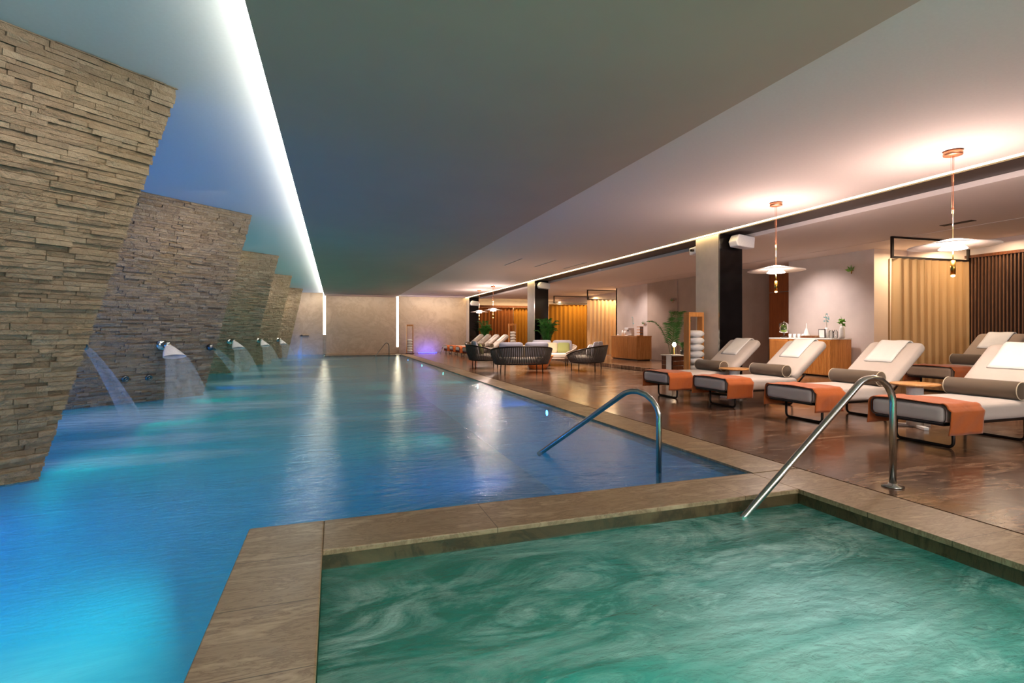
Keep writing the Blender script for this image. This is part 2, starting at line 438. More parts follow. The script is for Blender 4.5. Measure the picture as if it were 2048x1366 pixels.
o = mb.build('pool_water', WATER); tag(o, 'blue and turquoise water of the long swimming pool', 'water', kind='stuff')
SPAW = water_mat('spa_water', (.25,.78,.68,1), (.30,.80,.70,1), .40, [(2.05, 1.75, 1.0, .7, .5)], 1.1, .7, 2.2, .13, foam_col=(.78,.93,.86,1))
mb = MB(); mb.quad((SX0, YB, -.11), (SX1, YB, -.11), (SX1, SY1, -.11), (SX0, SY1, -.11))
o = mb.build('whirlpool_water', SPAW); tag(o, 'churning green foamy water of the whirlpool in the foreground', 'water', kind='stuff')
# pillars
for i, (y0, y1) in enumerate(((8.62, 9.35), (18.9, 19.7), (29.3, 29.98))):
    e = empty('pillar', (7.42, y0, 0)); 
    tag(e, ['nearest pillar with beige and black faces behind the loungers', 'middle pillar with beige and black faces beside the sofas', 'farthest pillar with a black face, against the end wall'][i], 'pillar', 'pillars along the deck')
    mb = MB(); mb.bx(0, .58, .03, y1-y0, 0, ZW-.02); mb.build('shaft', M['pillar_paint'], e)
    mb = MB(); mb.bx(.012, .57, 0, .03, 0, ZW-.02); mb.build('black_panel', M['black_gloss'], e)
    mb = MB(); mb.bx(0, .012, 0, .03, 0, ZW-.02); mb.bx(.57, .582, 0, .03, 0, ZW-.02); mb.build('edge_strip', M['steel'], e)
# lounge back walls
XA = 11.9
mb = MB(); mb.bx(XA, XA+.2, 8.7, 11.1, .12, ZG); struct('wall_lounge_near', mb, M['wall_paint'])
mb = MB(); mb.bx(XA, XR+.2, 12.85, 13.05, .12, ZG); mb.bx(XA, XA+.2, 13.05, 16.0, .12, ZG); struct('wall_lounge_middle', mb, M['taupe_paint'])
mb = MB(); mb.bx(XA-.03, XA+.2, 16.0, 17.9, .12, ZG); struct('wall_lounge_panel', mb, M['taupe_paint'])
mb = MB(); mb.bx(XA, XA+.2, 17.9, 20.4, .12, ZG); mb.bx(XA, XR, 20.3, 20.4, .12, ZG); struct('wall_lounge_far', mb, M['wall_paint'])
mb = MB(); mb.bx(XR, XR+.2, YB, YF, .12, ZG); struct('wall_right', mb, M['wall_paint'])
mb = MB(); mb.bx(XA+.2, XR, 8.7, 8.8, .12, ZG); struct('wall_niche', mb, M['wall_paint'])
d = empty('door_1', (XR-.05, 12.0, .12)); d['kind'] = 'structure'
mb = MB(); mb.bx(0, .05, -.5, .82, 0, 2.3); mb.bx(0,.05,-.5,.82,2.32,3.0); mb.build('door_leaf', wood('dark_door_wood', (150, 84, 44), (180, 104, 56)), d)
mb = MB(); mb.bx(-.03, 0, .33, .41, 1.2, 1.34); mb.build('door_plate', M['steel'], d)
# slatted wall
e = empty('slatted_wall', (XR-.12, 3.4, .12)); tag(e, 'dark wall of vertical timber slats at the right edge', 'slatted wall')
mb = MB(); mb.bx(.05, .1, -3.8, 4.0, 0, 2.68); mb.build('backing', M['slat_back'], e)
mb = MB(); y = -3.8
while y < 4.0: mb.bx(0, .05, y, y+.022, 0, 2.66); y += .062
o = mb.build('slats', M['slat_wood'], e); o['kind'] = 'stuff'
mb = MB(); mb.bx(-.02, .1, -3.8, 4.02, 2.66, 2.72); mb.build('top_rail', M['wood_dark'], e)
# ================================================================== STONE PANELS
dv = ray(1600, 664); dv.z = 0; dv.normalize()
ZB = -.035
PAN = [((75, 960), (355, 178)), ((404, 792), (503, 430)), ((497, 744), (557.5, 511.5)), ((541, 729), (584, 551.5)), ((573.5, 716), (605.5, 577.5))]
panels = []
plabels = ['nearest leaning stacked-stone panel, filling the left edge', 'second leaning stacked-stone panel, with two round jets and a big spout',
           'third leaning stacked-stone panel from the left edge', 'fourth leaning stacked-stone panel, second from the end wall', 'last and smallest leaning stone panel, nearest the end wall']
for i, (b, t) in enumerate(PAN):
    B = at_z(b[0], b[1], ZB); T = at_z(t[0], t[1], ZL)
    E = T-B; w = E-dv*E.dot(dv); L = w.length; w.normalize(); k = E.dot(dv)/L
    nn = dv.cross(w); 
    if nn.dot(CAM-B) < 0: nn = -nn
    panels.append((B, w, nn, L, k))
    e = empty('stone_panel', B); tag(e, plabels[i], 'stone wall panel', 'leaning stone panels along the pool')
    rnd = random.Random(31+i); mb = MB(); tt = 0; LEN = 4.4
    def P(s, t, h): return dv*s+w*t+nn*h
    while tt < L-.005:
        rh = rnd.uniform(.03, .05); t1 = min(L, tt+rh)
        s = k*(tt+t1)/2 + rnd.uniform(-.004, .004); end = s-LEN
        while s > end:
            ln = rnd.choice([rnd.uniform(.08, .2), rnd.uniform(.16, .42)]); s0 = max(end-.1, s-ln); h = rnd.uniform(.002, .034)
            g = .0016
            hs = [h+rnd.uniform(-.007, .007) for _ in range(4)]
            a, b_, c, d_ = (s0+g, tt+g), (s-g, tt+g), (s-g, t1-g), (s0+g, t1-g)
            vs = [P(*a, hs[0]), P(*b_, hs[1]), P(*c, hs[2]), P(*d_, hs[3]), P(*a, -.03), P(*b_, -.03), P(*c, -.03), P(*d_, -.03)]
            mb.add(vs, [(0,1,2,3), (0,4,5,1), (1,5,6,2), (2,6,7,3), (3,7,4,0)])
            s = s0
        tt = t1
    mb.build('stone_cladding', M['stone'], e)
    mb = MB(); q = []
    for h in (-.012, -.25):
        q += [P(-.006, 0, h), P(k*L-.006, L, h), P(k*L-LEN-.1, L, h), P(-LEN-.1, 0, h)]
    mb.add(q, [(0,1,2,3), (7,6,5,4), (0,4,5,1), (1,5,6,2), (2,6,7,3), (3,7,4,0)])
    mb.build('core', M['stone'], e)
def on_panel(i, px, py, off=0):
    B, w, nn, L, k = panels[i]; d = ray(px, py); t = (B-CAM).dot(nn)/d.dot(nn); return CAM+d*t+nn*off
# ---- waterfall spouts
def hz(v): v = Vector((v.x, v.y, 0)); return v.normalized()
def spout(i, px, py, label, wl, ang=0):
    B, w, nn, L, k = panels[i]; p = on_panel(i, px, py, .03); out = hz(nn); out = Matrix.Rotation(ang, 3, 'Z') @ out
    side = Vector((-out.y, out.x, 0))
    e = empty('waterfall_spout', p); tag(e, label, 'water spout', 'waterfall spouts on the stone panels')
    mb = MB(); mb.lathe([(0, -.02), (.09, -.02), (.095, 0), (.09, .02), (0, .03)], n=24)
    o = mb.build('wall_flange', M['steel'], e); o.rotation_euler = out.to_track_quat('Z', 'Y').to_euler()
    mb = MB(); mb.tube([(0,0,0), out*.12+Vector((0,0,.015)), out*.2], .035); 
    mb.lathe([(.0, -.07), (.05, -.05), (.07, 0), (.05, .05), (0, .07)], c=tuple(out*.16), n=20); mb.build('ball_joint', M['steel'], e)
    # hooded cone, widening outward and down
    def ringpts(c, axis, a, b, n=20):
        up = axis.cross(side).normalized(); return [c+side*math.cos(2*math.pi*j/n)*a+up*math.sin(2*math.pi*j/n)*b for j in range(n)]
    ax = (out*.75+Vector((0,0,-.66))).normalized(); n = 20; vs = []
    secs = [(0, .03, .03), (.08, .08, .05), (.2, .15, .055), (.30, .19, .05)]
    for (q, a, b) in secs: vs += ringpts(out*.17+ax*q, ax, a, b)
    fs = [(j*n+m, j*n+(m+1) % n, (j+1)*n+(m+1) % n, (j+1)*n+m) for j in range(len(secs)-1) for m in range(n)]
    mb = MB(); mb.add(vs, fs, True); mb.build('hood', M['white_plastic'] if i else M['steel'], e)
    # water
    f = empty('falling_water', p); tag(f, wl, 'falling water', 'water falling from the spouts')
    z0 = p.z; st = out*.17+ax*.28; vs = []; N = 22; m_ = 16; tot = p.z+st.z-ZWAT
    sheet = MB(); vs = []
    for a in range(N+1):
        q = a/N; fall = tot*q; tf = math.sqrt(q); fwd = .36*tf + .12*q
        hw = .18+.22*q; th = .045+.05*q
        c = st+out*fwd*.9+Vector((0,0,-fall))
        for b in range(m_):
            an = 2*math.pi*b/m_; vs.append(c+side*math.cos(an)*hw+out*math.sin(an)*th)
    sheet.add(vs, [(a*m_+b, a*m_+(b+1) % m_, (a+1)*m_+(b+1) % m_, (a+1)*m_+b) for a in range(N) for b in range(m_)], True)
    sheet.build('sheet', M['fall'], f)
spout(1, 322, 688, 'steel fan spout on the second stone panel', 'broad fan of water from the nearest waterfall spout')
spout(2, 459, 681, 'steel fan spout on the third stone panel', 'curved fan of water from the second waterfall spout')
spout(3, 516, 680, 'steel fan spout on the fourth stone panel', 'curved fan of water from the third waterfall spout')
spout(4, 555, 679.5, 'steel fan spout on the last stone panel', 'small fan of water from the farthest stone panel spout')
# ---- jets at panel ends
def jet(start, end, label, wl, r0=.02, r1=.11):
    st, en = Vector(start), Vector(end); d = hz(en-st)
    e = empty('jet_nozzle', st); tag(e, label, 'water nozzle', 'jet nozzles at the ends of the stone panels')
    mb = MB(); mb.tube([-d*.22+Vector((-.05,0,.06)), -d*.1+Vector((0,0,.03)), (0,0,0)], .03, rs=[.028, .036, .024]); mb.build('nozzle_tube', M['steel_dark'], e)
    mb = MB(); mb.lathe([(0, -.02), (.06, -.02), (.06, .02), (0, .02)]); o = mb.build('flange', M['steel_dark'], e); o.location = -d*.22+Vector((-.05,0,.06)); o.rotation_euler = (-d).to_track_quat('Z','Y').to_euler()
    f = MB(); pts = []; rs = []
    for a in range(19):
        q = a/18; p = st.lerp(en, q) - st; p.z = (en.z-st.z)*(q**1.15); pts.append(p); rs.append(r0+(r1-r0)*q)
    f.tube(pts, .1, 16, caps=False, rs=rs); o = f.build('water_jet', M['fall'], loc=st); tag(o, wl, 'water jet', 'water jets shooting into the pool')
jet((-2.1, 5.62, 1.06), (-2.82, 9.0, ZWAT), 'blue-lit steel nozzle beside the nearest stone panel', 'slanting jet of water from the nearest nozzle', .022, .12)
jet(at_depth(430, 700, 9.9), at_z(478, 752, ZWAT), 'small steel nozzle beside the second stone panel', 'faint slanting jet of water behind the second stone panel', .04, .12)
for k, (x, y) in enumerate(((249, 756), (296, 754))):
    p = on_panel(1, x, y, .03); e = empty('wall_jet', p); tag(e, ['left one of the two round jets low on the second stone panel', 'right one of the two round jets low on the second stone panel'][k], 'water jet fitting', 'round jets on the second stone panel')
    mb = MB(); mb.lathe([(.055, -.03), (.06, 0), (.05, .02), (.035, .02), (.03, .005)], n=24); mb.lathe([(0,.03),(.02,.028),(.025,.0)], n=16)
    o = mb.build('rosette', M['steel_dark'], e); o.rotation_euler = panels[1][2].to_track_quat('Z', 'Y').to_euler()
# far wall fountain
e = empty('wall_fountain_spout', (-1.62, YF-.01, 1.0)); tag(e, 'small dark spout on the far left end wall', 'water spout')
mb = MB(); mb.tube([(0,0,0), (0,-.2,.02), (0,-.26,-.02)], .04); mb.box((.12, -.03, 0), (.45, .05, .035)); mb.build('spout_body', M['dark_metal'], e)
f = MB(); f.tube([(0,0,0), (-.02,-.05,-.3), (-.06,-.09,-.65), (-.1,-.12,-1.0)], .05, 12, rs=[.03,.05,.08,.12]); o = f.build('thin_waterfall', M['fall'], loc=(-1.62, YF-.27, .98)); tag(o, 'thin stream of water falling at the far end wall', 'falling water')
# ================================================================== HANDRAILS
def arc_pts(a, b, c, r, n=10):
    """round the corner b between a and c"""
    a, b, c = Vector(a), Vector(b), Vector(c); u = (a-b).normalized(); v = (c-b).normalized(); ang = u.angle(v); t = r/math.tan(ang/2)
    p0 = b+u*t; p1 = b+v*t; cen = b+(u+v).normalized()*(r/math.sin(ang/2)); out = []
    for i in range(n+1):
        q = i/n; p = p0.lerp(p1, q)-cen; out.append(cen+p.normalized()*r)
    return out
def rail(base, zb, end, zt, r, label, flange, R_=.16, mat='steel_dark', reach=1.0):
    b = Vector(base); e_ = Vector(end); o = empty('handrail', b); tag(o, label, 'handrail', 'pool handrails')
    h = hz(e_-b); peak = Vector((0,0,zt))
    corner = Vector((0, 0, zt+.10)); 
    pts = [Vector((0,0,zb-b.z))]+arc_pts((0,0,0), corner, e_-b, R_)+[e_-b, (e_-b)+(e_-b-corner)*.18*reach]
    mb = MB(); mb.tube(pts, r, 16); mb.build('tube', M[mat], o)
    if flange:
        mb = MB(); mb.lathe([(.075, 0), (.075, .012), (.035, .018), (.03, .03)]); mb.build('base_flange', M['steel'], o)
rail((2.67, 3.85, -.02), -.45, (2.01, 4.91, -.02), .80, .025, 'bluish steel handrail standing in the big pool', False, .22, 'steel', reach=.2)
rail((4.10, 2.85, 0), 0, (2.77, 2.96, -.11), 1.0, .025, 'brass-toned steel handrail leading into the whirlpool', True, .2, 'steel', reach=.15)
# far rails
rail((2.75, 28.05, 0), 0, (2.0, 27.3, -.02), .75, .022, 'small curved handrail at the far pool edge', False, .2)
rail((6.0, 29.0, 0), 0, (5.6, 28.7, 0.0), .72, .022, 'dark handrail before the blue-lit end wall', False, .15)
# ================================================================== SUN LOUNGERS
def make_lounger(cloth='mattress', back=True):
    root = empty('sun_lounger'); W = .78
    mb = MB(); mb.bx(.04, 1.5, -.35, .35, .255, .28); mb.build('frame', M['dark_metal'], root)
    for x in (.28, 1.42):
        mb = MB(); pts = [(x, -.29, .26)]+arc_pts((x,-.29,.26), (x,-.29,.014), (x,.29,.014), .05, 6)+arc_pts((x,-.29,.014), (x,.29,.014), (x,.29,.26), .05, 6)+[(x, .29, .26)]
        mb.tube(pts, .016, 8); mb.build('sled_leg', M['dark_metal'], root)
    for s in (-1, 1):
        mb = MB(); mb.tube([(1.46, s*.27, .26), (1.72, s*.27, .50)], .013, 8); mb.build('backrest_strut', M['dark_metal'], root)
    seat = soft_box(None, (1.46, W, .19), 'seat_mattress', M[cloth], root, (.73, 0, .372), (0,0,0), .03, .06, 14)
    m = MB(); pp = []
    for (sy, sz, a0) in ((1,1,0),(-1,1,90),(-1,-1,180),(1,-1,270)):
        for j in range(5):
            a = R(a0+j*22.5); pp.append((-.712, sy*.33+.052*math.cos(a), sz*.038+.052*math.sin(a)))
    m.tube(pp, .0042, 6, closed=True); m.build('piping', M['piping'], seat)
    th = R(40); L = .90
    c = (1.38+math.cos(th)*L/2, 0, .43+math.sin(th)*L/2+.01)
    bk = soft_box(None, (L, W, .15), 'backrest_mattress', M[cloth], root, c, (0, -th, 0), .05, .07, 14)
    mb = MB(); r = .10; prof = [(0, -.36), (r-.015, -.36), (r, -.345), (r, .345), (r-.015, .36), (0, .36)]
    mb.lathe(prof, n=28); bo = mb.build('bolster', M['bolster'], root, loc=(1.24, 0, .465+r)); bo.rotation_euler = (R(90), 0, 0)
    for z in (-.357, .357):
        m = MB(); m.tube([((r-.004)*math.cos(2*math.pi*j/24), (r-.004)*math.sin(2*math.pi*j/24), z) for j in range(24)], .005, 6, closed=True)
        m.build('bolster_piping', M['light_piping'], bo)
    return root
def strip_cloth(name, path, y0, y1, th, mat, wob=.004, seed=0, ny=14):
    """cloth following a path in x-z, spanning y; solid of thickness th"""
    rn = random.Random(seed); mb = MB(); pts = [Vector(p) for p in path]; N = len(pts); top = []; bot = []
    for j in range(ny+1):
        y = y0+(y1-y0)*j/ny
        for i, p in enumerate(pts):
            t = pts[min(i+1, N-1)]-pts[max(i-1, 0)]; n_ = Vector((-t.z, 0, t.x)).normalized()
            w_ = wob*math.sin(y*23+i*.8+seed)+rn.uniform(-wob, wob)*.3
            top.append(Vector((p.x, y, p.z))+n_*(th+w_)); bot.append(Vector((p.x, y, p.z))+n_*w_*.5)
    K = len(top); fs = []
    for j in range(ny):
        for i in range(N-1):
            a = j*N+i; fs += [(a, a+1, a+N+1, a+N), (K+a, K+a+N, K+a+N+1, K+a+1)]
    for j in range(ny):
        for i in (0, N-1): a = j*N+i; fs.append((a, a+N, K+a+N, K+a))
    for i in range(N-1):
        for j in (0, ny): a = j*N+i; fs.append((a, a+1, K+a+1, K+a))
    mb.add(top+bot, fs, True); return mb
def throw_mesh(seed):
    """orange throw across the foot: path runs across the width (built along x then turned)"""
    w = .395; zt = .472
    path = []
    for q in range(8): path.append((-w-.012-.004*q, 0, .17+q*.034))
    for a in range(1, 6): an = math.pi-a*math.pi/12; path.append((-w+.055+.062*math.cos(an), 0, zt-.055+.062*math.sin(an)))
    for q in range(9): path.append((-w+.06+(2*w-.12)*q/8, 0, zt+.008*math.sin(q/8*math.pi)))
    for a in range(1, 6): an = math.pi/2-a*math.pi/12; path.append((w-.055+.062*math.cos(an), 0, zt-.055+.062*math.sin(an)))
    for q in range(8): path.append((w+.014+.003*(7-q)*0+.002*q, 0, .408-q*.034))
    return strip_cloth('t', path, -.245, .245, .008, None, .004, seed, 20)
def towel_mesh():
    th = R(40); c_, s_ = math.cos(th), math.sin(th); L = .90
    # top surface of back rest in root coordinates
    o = Vector((1.38, 0, .44)); ax = Vector((c_, 0, s_)); nn = Vector((-s_, 0, c_)); path = []
    for q in range(9): path.append(o+ax*(.42+.44*q/8)+nn*(.081+.004*math.sin(q/8*3.1)))
    for a in range(1, 6): an = R(90-a*30); path.append(o+ax*(.86+.058*math.cos(an))+nn*(.01+.072*math.sin(an)))
    for q in range(4): path.append(o+ax*(.84-.06*q)+nn*(-.082))
    return strip_cloth('t', [tuple(p) for p in path], -.20, .20, .012, None, .003, 3, 10)
proto = make_lounger(); proto_t = None
th_mb = [throw_mesh(i) for i in range(3)]; tw_mb = towel_mesh()
thr0 = th_mb[0].build('folded_throw', M['orange']); tw0 = tw_mb.build('headrest_towel', M['towel'])
tmesh = [thr0.data]+[m.build('folded_throw', M['orange']).data for m in th_mb[1:]]
for o in [x for x in bpy.data.objects if x.name.startswith('folded_throw') and x is not thr0]: bpy.data.objects.remove(o)
used = {'l': False, 't': False, 'w': False}
def place_lounger(x, y, z, th, lab, tlab, wlab, src=None, grp='loungers beside the pool', idx=0, towel=True):
    if src is None:
        if not used['l']: r = proto; used['l'] = True
        else: r = copy_tree(proto)
    else: r = src
    r.location = (x, y, z); r.rotation_euler = (0, 0, th); tag(r, lab, 'sun lounger', grp)
    def put(o0, key, loc, rz):
        if not used[key]: o = o0; used[key] = True
        else: o = o0.copy(); COL.objects.link(o)
        v = Matrix.Rotation(th, 3, 'Z') @ Vector(loc); o.location = (x+v.x, y+v.y, z+v.z); o.rotation_euler = (0, 0, th+rz); return o
    o = put(thr0, 't', (.262, 0, 0), R(90)); o.data = tmesh[idx % 3]; tag(o, tlab, 'throw blanket', 'orange throws on the loungers')
    if towel: o = put(tw0, 'w', (0, 0, 0), 0); tag(o, wlab, 'towel', 'towels on the lounger headrests')
TH = R(-1)
def foot(cx, cy, th=TH):      # from centre of the foot sled to the foot end
    return cx-.28*math.cos(th), cy-.28*math.sin(th)
names = ['fourth of the row, farthest from the whirlpool', 'third from the whirlpool, beside the round table', 'second from the whirlpool, before the sideboard', 'front one at the right edge, nearest the whirlpool']
nb = ['farthest lounger of the near row', 'lounger just left of the brightly lit pendant', 'lounger behind the spa handrail', 'nearest lounger at the right edge']
near = [(5.84, 8.15), (5.97, 6.87), (6.05, 5.40), (6.02, 3.86)]
llab = ['cream lounger farthest back in the near row, beside the nearest pillar', 'cream lounger directly in front of the near sideboard', 'cream lounger crossed by the whirlpool handrail', 'cream lounger closest to the camera at the right edge']
for i, (x, y) in enumerate(near):
    fx, fy = foot(x, y)
    place_lounger(fx, fy, 0, TH, llab[i], 'orange throw over the foot of the '+['lounger beside the nearest pillar', 'lounger before the near sideboard', 'lounger behind the whirlpool handrail', 'lounger closest to the camera'][i],
                  'white towel over the back of the '+['lounger beside the nearest pillar', 'lounger before the near sideboard', 'lounger behind the whirlpool handrail', 'lounger closest to the camera'][i], idx=i)
taupe = make_lounger('mattress_taupe')
place_lounger(10.0, 6.35, .12, TH, 'taupe lounger in the back row before the gold curtain', 'rust throw over the foot of the taupe back-row lounger', 'taupe-shaded towel over the back of the taupe lounger', src=taupe, idx=1)
ford = ['first', 'second', 'third', 'fourth']
for i in range(4):
    place_lounger(5.75, 28.0-1.45*i, 0, R(0), 'far cream lounger, %s from the end wall, beyond the sofas' % ford[i], 'orange throw on the far lounger %s from the end wall' % ford[i], 'towel on the far lounger %s from the end wall' % ford[i], idx=i, grp='far loungers near the end wall')
# ---- round side tables
def side_table(x, y, lab):
    e = empty('side_table', (x, y, 0)); tag(e, lab, 'side table', 'round tables between the loungers')
    mb = MB(); mb.lathe([(.0, .525), (.25, .525), (.262, .535), (.262, .548), (.255, .555), (0, .555)], n=40); mb.build('tabletop', M['wood_table'], e)
    mb = MB(); mb.lathe([(.09, .03), (.09, .525)], n=24); mb.build('pedestal', M['ceramic'], e)
    mb = MB()
    for a in range(3): mb.box((.12*math.cos(a*2.094), .12*math.sin(a*2.094), .02), (.26, .06, .04), rz=a*2.094)
    mb.build('base', M['ceramic'], e, bevel=.008)
side_table(6.94, 4.55, 'round wooden side table between the two nearest loungers')
side_table(6.80, 7.52, 'round wooden side table between the two farther near-row loungers')
# ================================================================== PENDANT LAMPS
GLOW = emit('lamp_glow', (255, 232, 215), 22.0)
SHADE = NT('opal_shade'); _d = SHADE.n('ShaderNodeBsdfDiffuse'); _d.inputs[0].default_value = (.85,.8,.76,1); _t = SHADE.n('ShaderNodeBsdfTranslucent'); _t.inputs[0].default_value = (.85,.8,.76,1)
SHADE.done(SHADE.mixs(.45, _d.outputs[0], _t.outputs[0])); SHADE = SHADE.m
def pendant(x, y, lab):
    e = empty('pendant_lamp', (x, y, ZW)); tag(e, lab, 'pendant lamp', 'pendant lamps over the deck'); z = 2.17-ZW
    mb = MB(); mb.lathe([(0, -.0), (.09, 0), (.09, -.05), (.08, -.055), (0, -.055)], n=28); mb.build('ceiling_canopy', M['copper'], e)
    mb = MB(); mb.tube([(0,0,-.05), (0,0,z+.07)], .003, 6)
    for s in ((.02, .0), (-.015, .012)): mb.tube([(s[0], s[1], -.05), (s[0]*.5, s[1]*.5, z+.35)], .0015, 4)
    mb.lathe([(0, z+.42), (.012, z+.41), (.012, z+.39), (0, z+.38)], n=12); mb.build('cord', M['copper'], e)
    mb = MB(); mb.lathe([(.02, z+.07), (.08, z+.06), (.2, z+.03), (.41, z-.012), (.412, z-.016), (.2, z+.024), (.08, z+.052), (.02, z+.062)], n=48); mb.build('disc_shade', SHADE, e)
    mb = MB(); mb.lathe([(0, z+.035), (.055, z+.035), (.13, z-.045), (.12, z-.05), (0, z-.04)], n=32); mb.build('opal_diffuser', GLOW, e)
    mb = MB(); mb.tube([(0,0,z-.05), (0,0,z-.19)], .006, 8); mb.lathe([(.0, z-.17), (.024, z-.175), (.024, z-.33), (0, z-.33)], n=20); mb.build('brass_weight', M['brass'], e)
    mb = MB(); mb.lathe([(0, z-.33), (.02, z-.335), (.02, z-.35), (0, z-.36)], n=16); mb.build('tip_light', emit('tip_glow', (255, 190, 110), 14), e)
    mb = MB(); mb.lathe([(.13, -.002), (.14, -.012), (.12,-.012), (.12,-.002)], n=24)
    return e
for i, (x, y) in enumerate(((6.53, 3.88), (6.53, 6.33), (6.6, 21.8), (6.6, 24.1))):
    pendant(x, y, ['pendant lamp with flat disc shade above the nearest lounger', 'pendant lamp with flat disc shade left of the near sideboard', 'far pendant lamp, right one of the distant pair', 'far pendant lamp, left one of the distant pair'][i])
# ================================================================== SOFA GROUP
def make_sofa(rope='rope'):
    e = empty('curved_sofa'); A, Bb = .92, .62
    def prof(a):       # a: -150..150 deg from the back
        t = abs(a)/150; return .78-.36*t**2.2
    def bp(a): return Vector((A*.86*math.sin(R(a)), -Bb*.84*math.cos(R(a)), .27))
    def tp(a): return Vector((A*math.sin(R(a)), -Bb*1.05*math.cos(R(a)), prof(a)))
    mb = MB(); mb.tube([tp(a) for a in range(-140, 141, 5)], .022, 8); mb.tube([bp(a) for a in range(0, 360, 6)], .02, 8, closed=True); mb.build('frame', M['dark_metal'] if rope == 'rope' else M[rope], e)
    mb = MB(); a = -138
    while a <= 138:
        b, t = bp(a), tp(a); m = (b+t)/2+Vector((math.sin(R(a)), -math.cos(R(a)), 0))*.02; mb.tube([b, m, t], .016, 6); a += 3.6
    o = mb.build('rope_back', M[rope], e); o['kind'] = 'stuff'
    for (x, y) in ((-.55, -.36), (.55, -.36), (-.55, .36), (.55, .36)):
        mb = MB(); mb.tube([(x, y, .27), (x*1.02, y*1.02, .0)], .016, 8); mb.build('leg', M['dark_metal'], e)
    mb = MB(); n = 40; prof_ = [(.0, .30), (.98, .30), (1.0, .33), (1.0, .42), (.96, .45), (0, .46)]
    vs = []
    for (r, z) in prof_[1:5]: vs += [(A*.82*r*math.cos(2*math.pi*j/n), Bb*.82*r*math.sin(2*math.pi*j/n)+.02, z) for j in range(n)]
    fs = [(k*n+j, k*n+(j+1) % n, (k+1)*n+(j+1) % n, (k+1)*n+j) for k in range(3) for j in range(n)]+[tuple(range(n))[::-1], tuple(range(3*n, 4*n))]
    mb.add(vs, fs, False); mb.build('seat_cushion', M['sofa_cushion'], e, bevel=.015)
    return e
def cushion(root, x, y, z, w, h, mat, lab, tilt=.35, rz=0, t=.15, grp='cushions on the sofas'):
    o = soft_box(None, (w, t, h), 'cushion', M[mat], None, (0,0,0), (0,0,0), 0, t*.48, 8)
    # pillow shape
    for v in o.data.vertices:
        a, b = v.co.x/(w/2), v.co.z/(h/2); v.co.y *= .25+.85*(1-min(1, a*a))**.5*(1-min(1, b*b))**.5
    m = root.matrix_basis @ Matrix.Translation((x, y, z+h/2*math.cos(tilt))) @ Matrix.Rotation(rz, 4, 'Z') @ Matrix.Rotation(tilt, 4, 'X')
    o.matrix_basis = m; tag(o, lab, 'cushion', grp); return o
C0 = Vector((6.25, 15.7, 0))
sofas = [(5.25, 14.45, R(-8), 'rope', 'dark rope-backed curved sofa with its back to the pool, front one'), (7.55, 14.75, R(52), 'rope', 'dark rope-backed curved sofa on the right, seen from its side'),
         (7.35, 17.15, R(150), 'rope_light', 'pale curved sofa facing the pool, before the middle pillar'), (4.85, 17.0, R(-100), 'rope', 'dark rope-backed curved sofa on the left of the group')]
sp = make_sofa('rope'); sl = None
for i, (x, y, rz, rp, lab) in enumerate(sofas):
    s = (sp if i == 0 else copy_tree(sp)) if rp == 'rope' else make_sofa(rp)
    s.location = (x, y, 0); s.rotation_euler = (0, 0, rz); tag(s, lab, 'sofa', 'curved sofas around the coffee table')
    s.matrix_basis = Matrix.Translation((x, y, 0)) @ Matrix.Rotation(rz, 4, 'Z')
    wh = ['front sofa', 'right-hand sofa', 'pale sofa facing the pool', 'left-hand sofa'][i]
    cushion(s, -.38, -.34, .47, .70, .44, 'lilac', 'left pale lilac back cushion on the '+wh, .18); cushion(s, .38, -.34, .47, .70, .44, 'lilac', 'right pale lilac back cushion on the '+wh, .18)
    tr = [('white_cloth', 'white'), ('sand', 'sand-coloured'), ('sage', 'sage green')]
    if i == 1: tr = [('sage', 'sage green'), ('leaf2', 'leaf green'), ('white_cloth', 'white')]
    if i == 3: tr = [('sage', 'sage green'), ('white_cloth', 'white')]
    for k, (m_, nm) in enumerate(tr):
        xx = (k-(len(tr)-1)/2)*-.44; cushion(s, xx, -.16, .455, .44, .38, m_, nm+' scatter cushion leaning on the '+wh, .3, 0, .13, 'scatter cushions')
e = empty('coffee_table', (6.3, 15.75, 0)); tag(e, 'round tapered cherry-wood coffee table between the sofas', 'coffee table')
mb = MB(); mb.lathe([(.28, 0), (.30, .02), (.48, .40), (.46, .40)], n=40); mb.build('drum', M['wood_orange'], e)
mb = MB(); mb.lathe([(0, .40), (.50, .40), (.51, .42), (.50, .44), (0, .44)], n=40); mb.build('tabletop', M['wood_orange'], e)
e = empty('fruit_bowl', (6.2, 15.65, .44)); tag(e, 'small dark bowl on the coffee table', 'bowl')
mb = MB(); mb.lathe([(.05, 0), (.12, .04), (.15, .1), (.14, .1), (.1, .04), (0, .02)], n=24); mb.build('bowl_shell', M['dark_metal'], e)
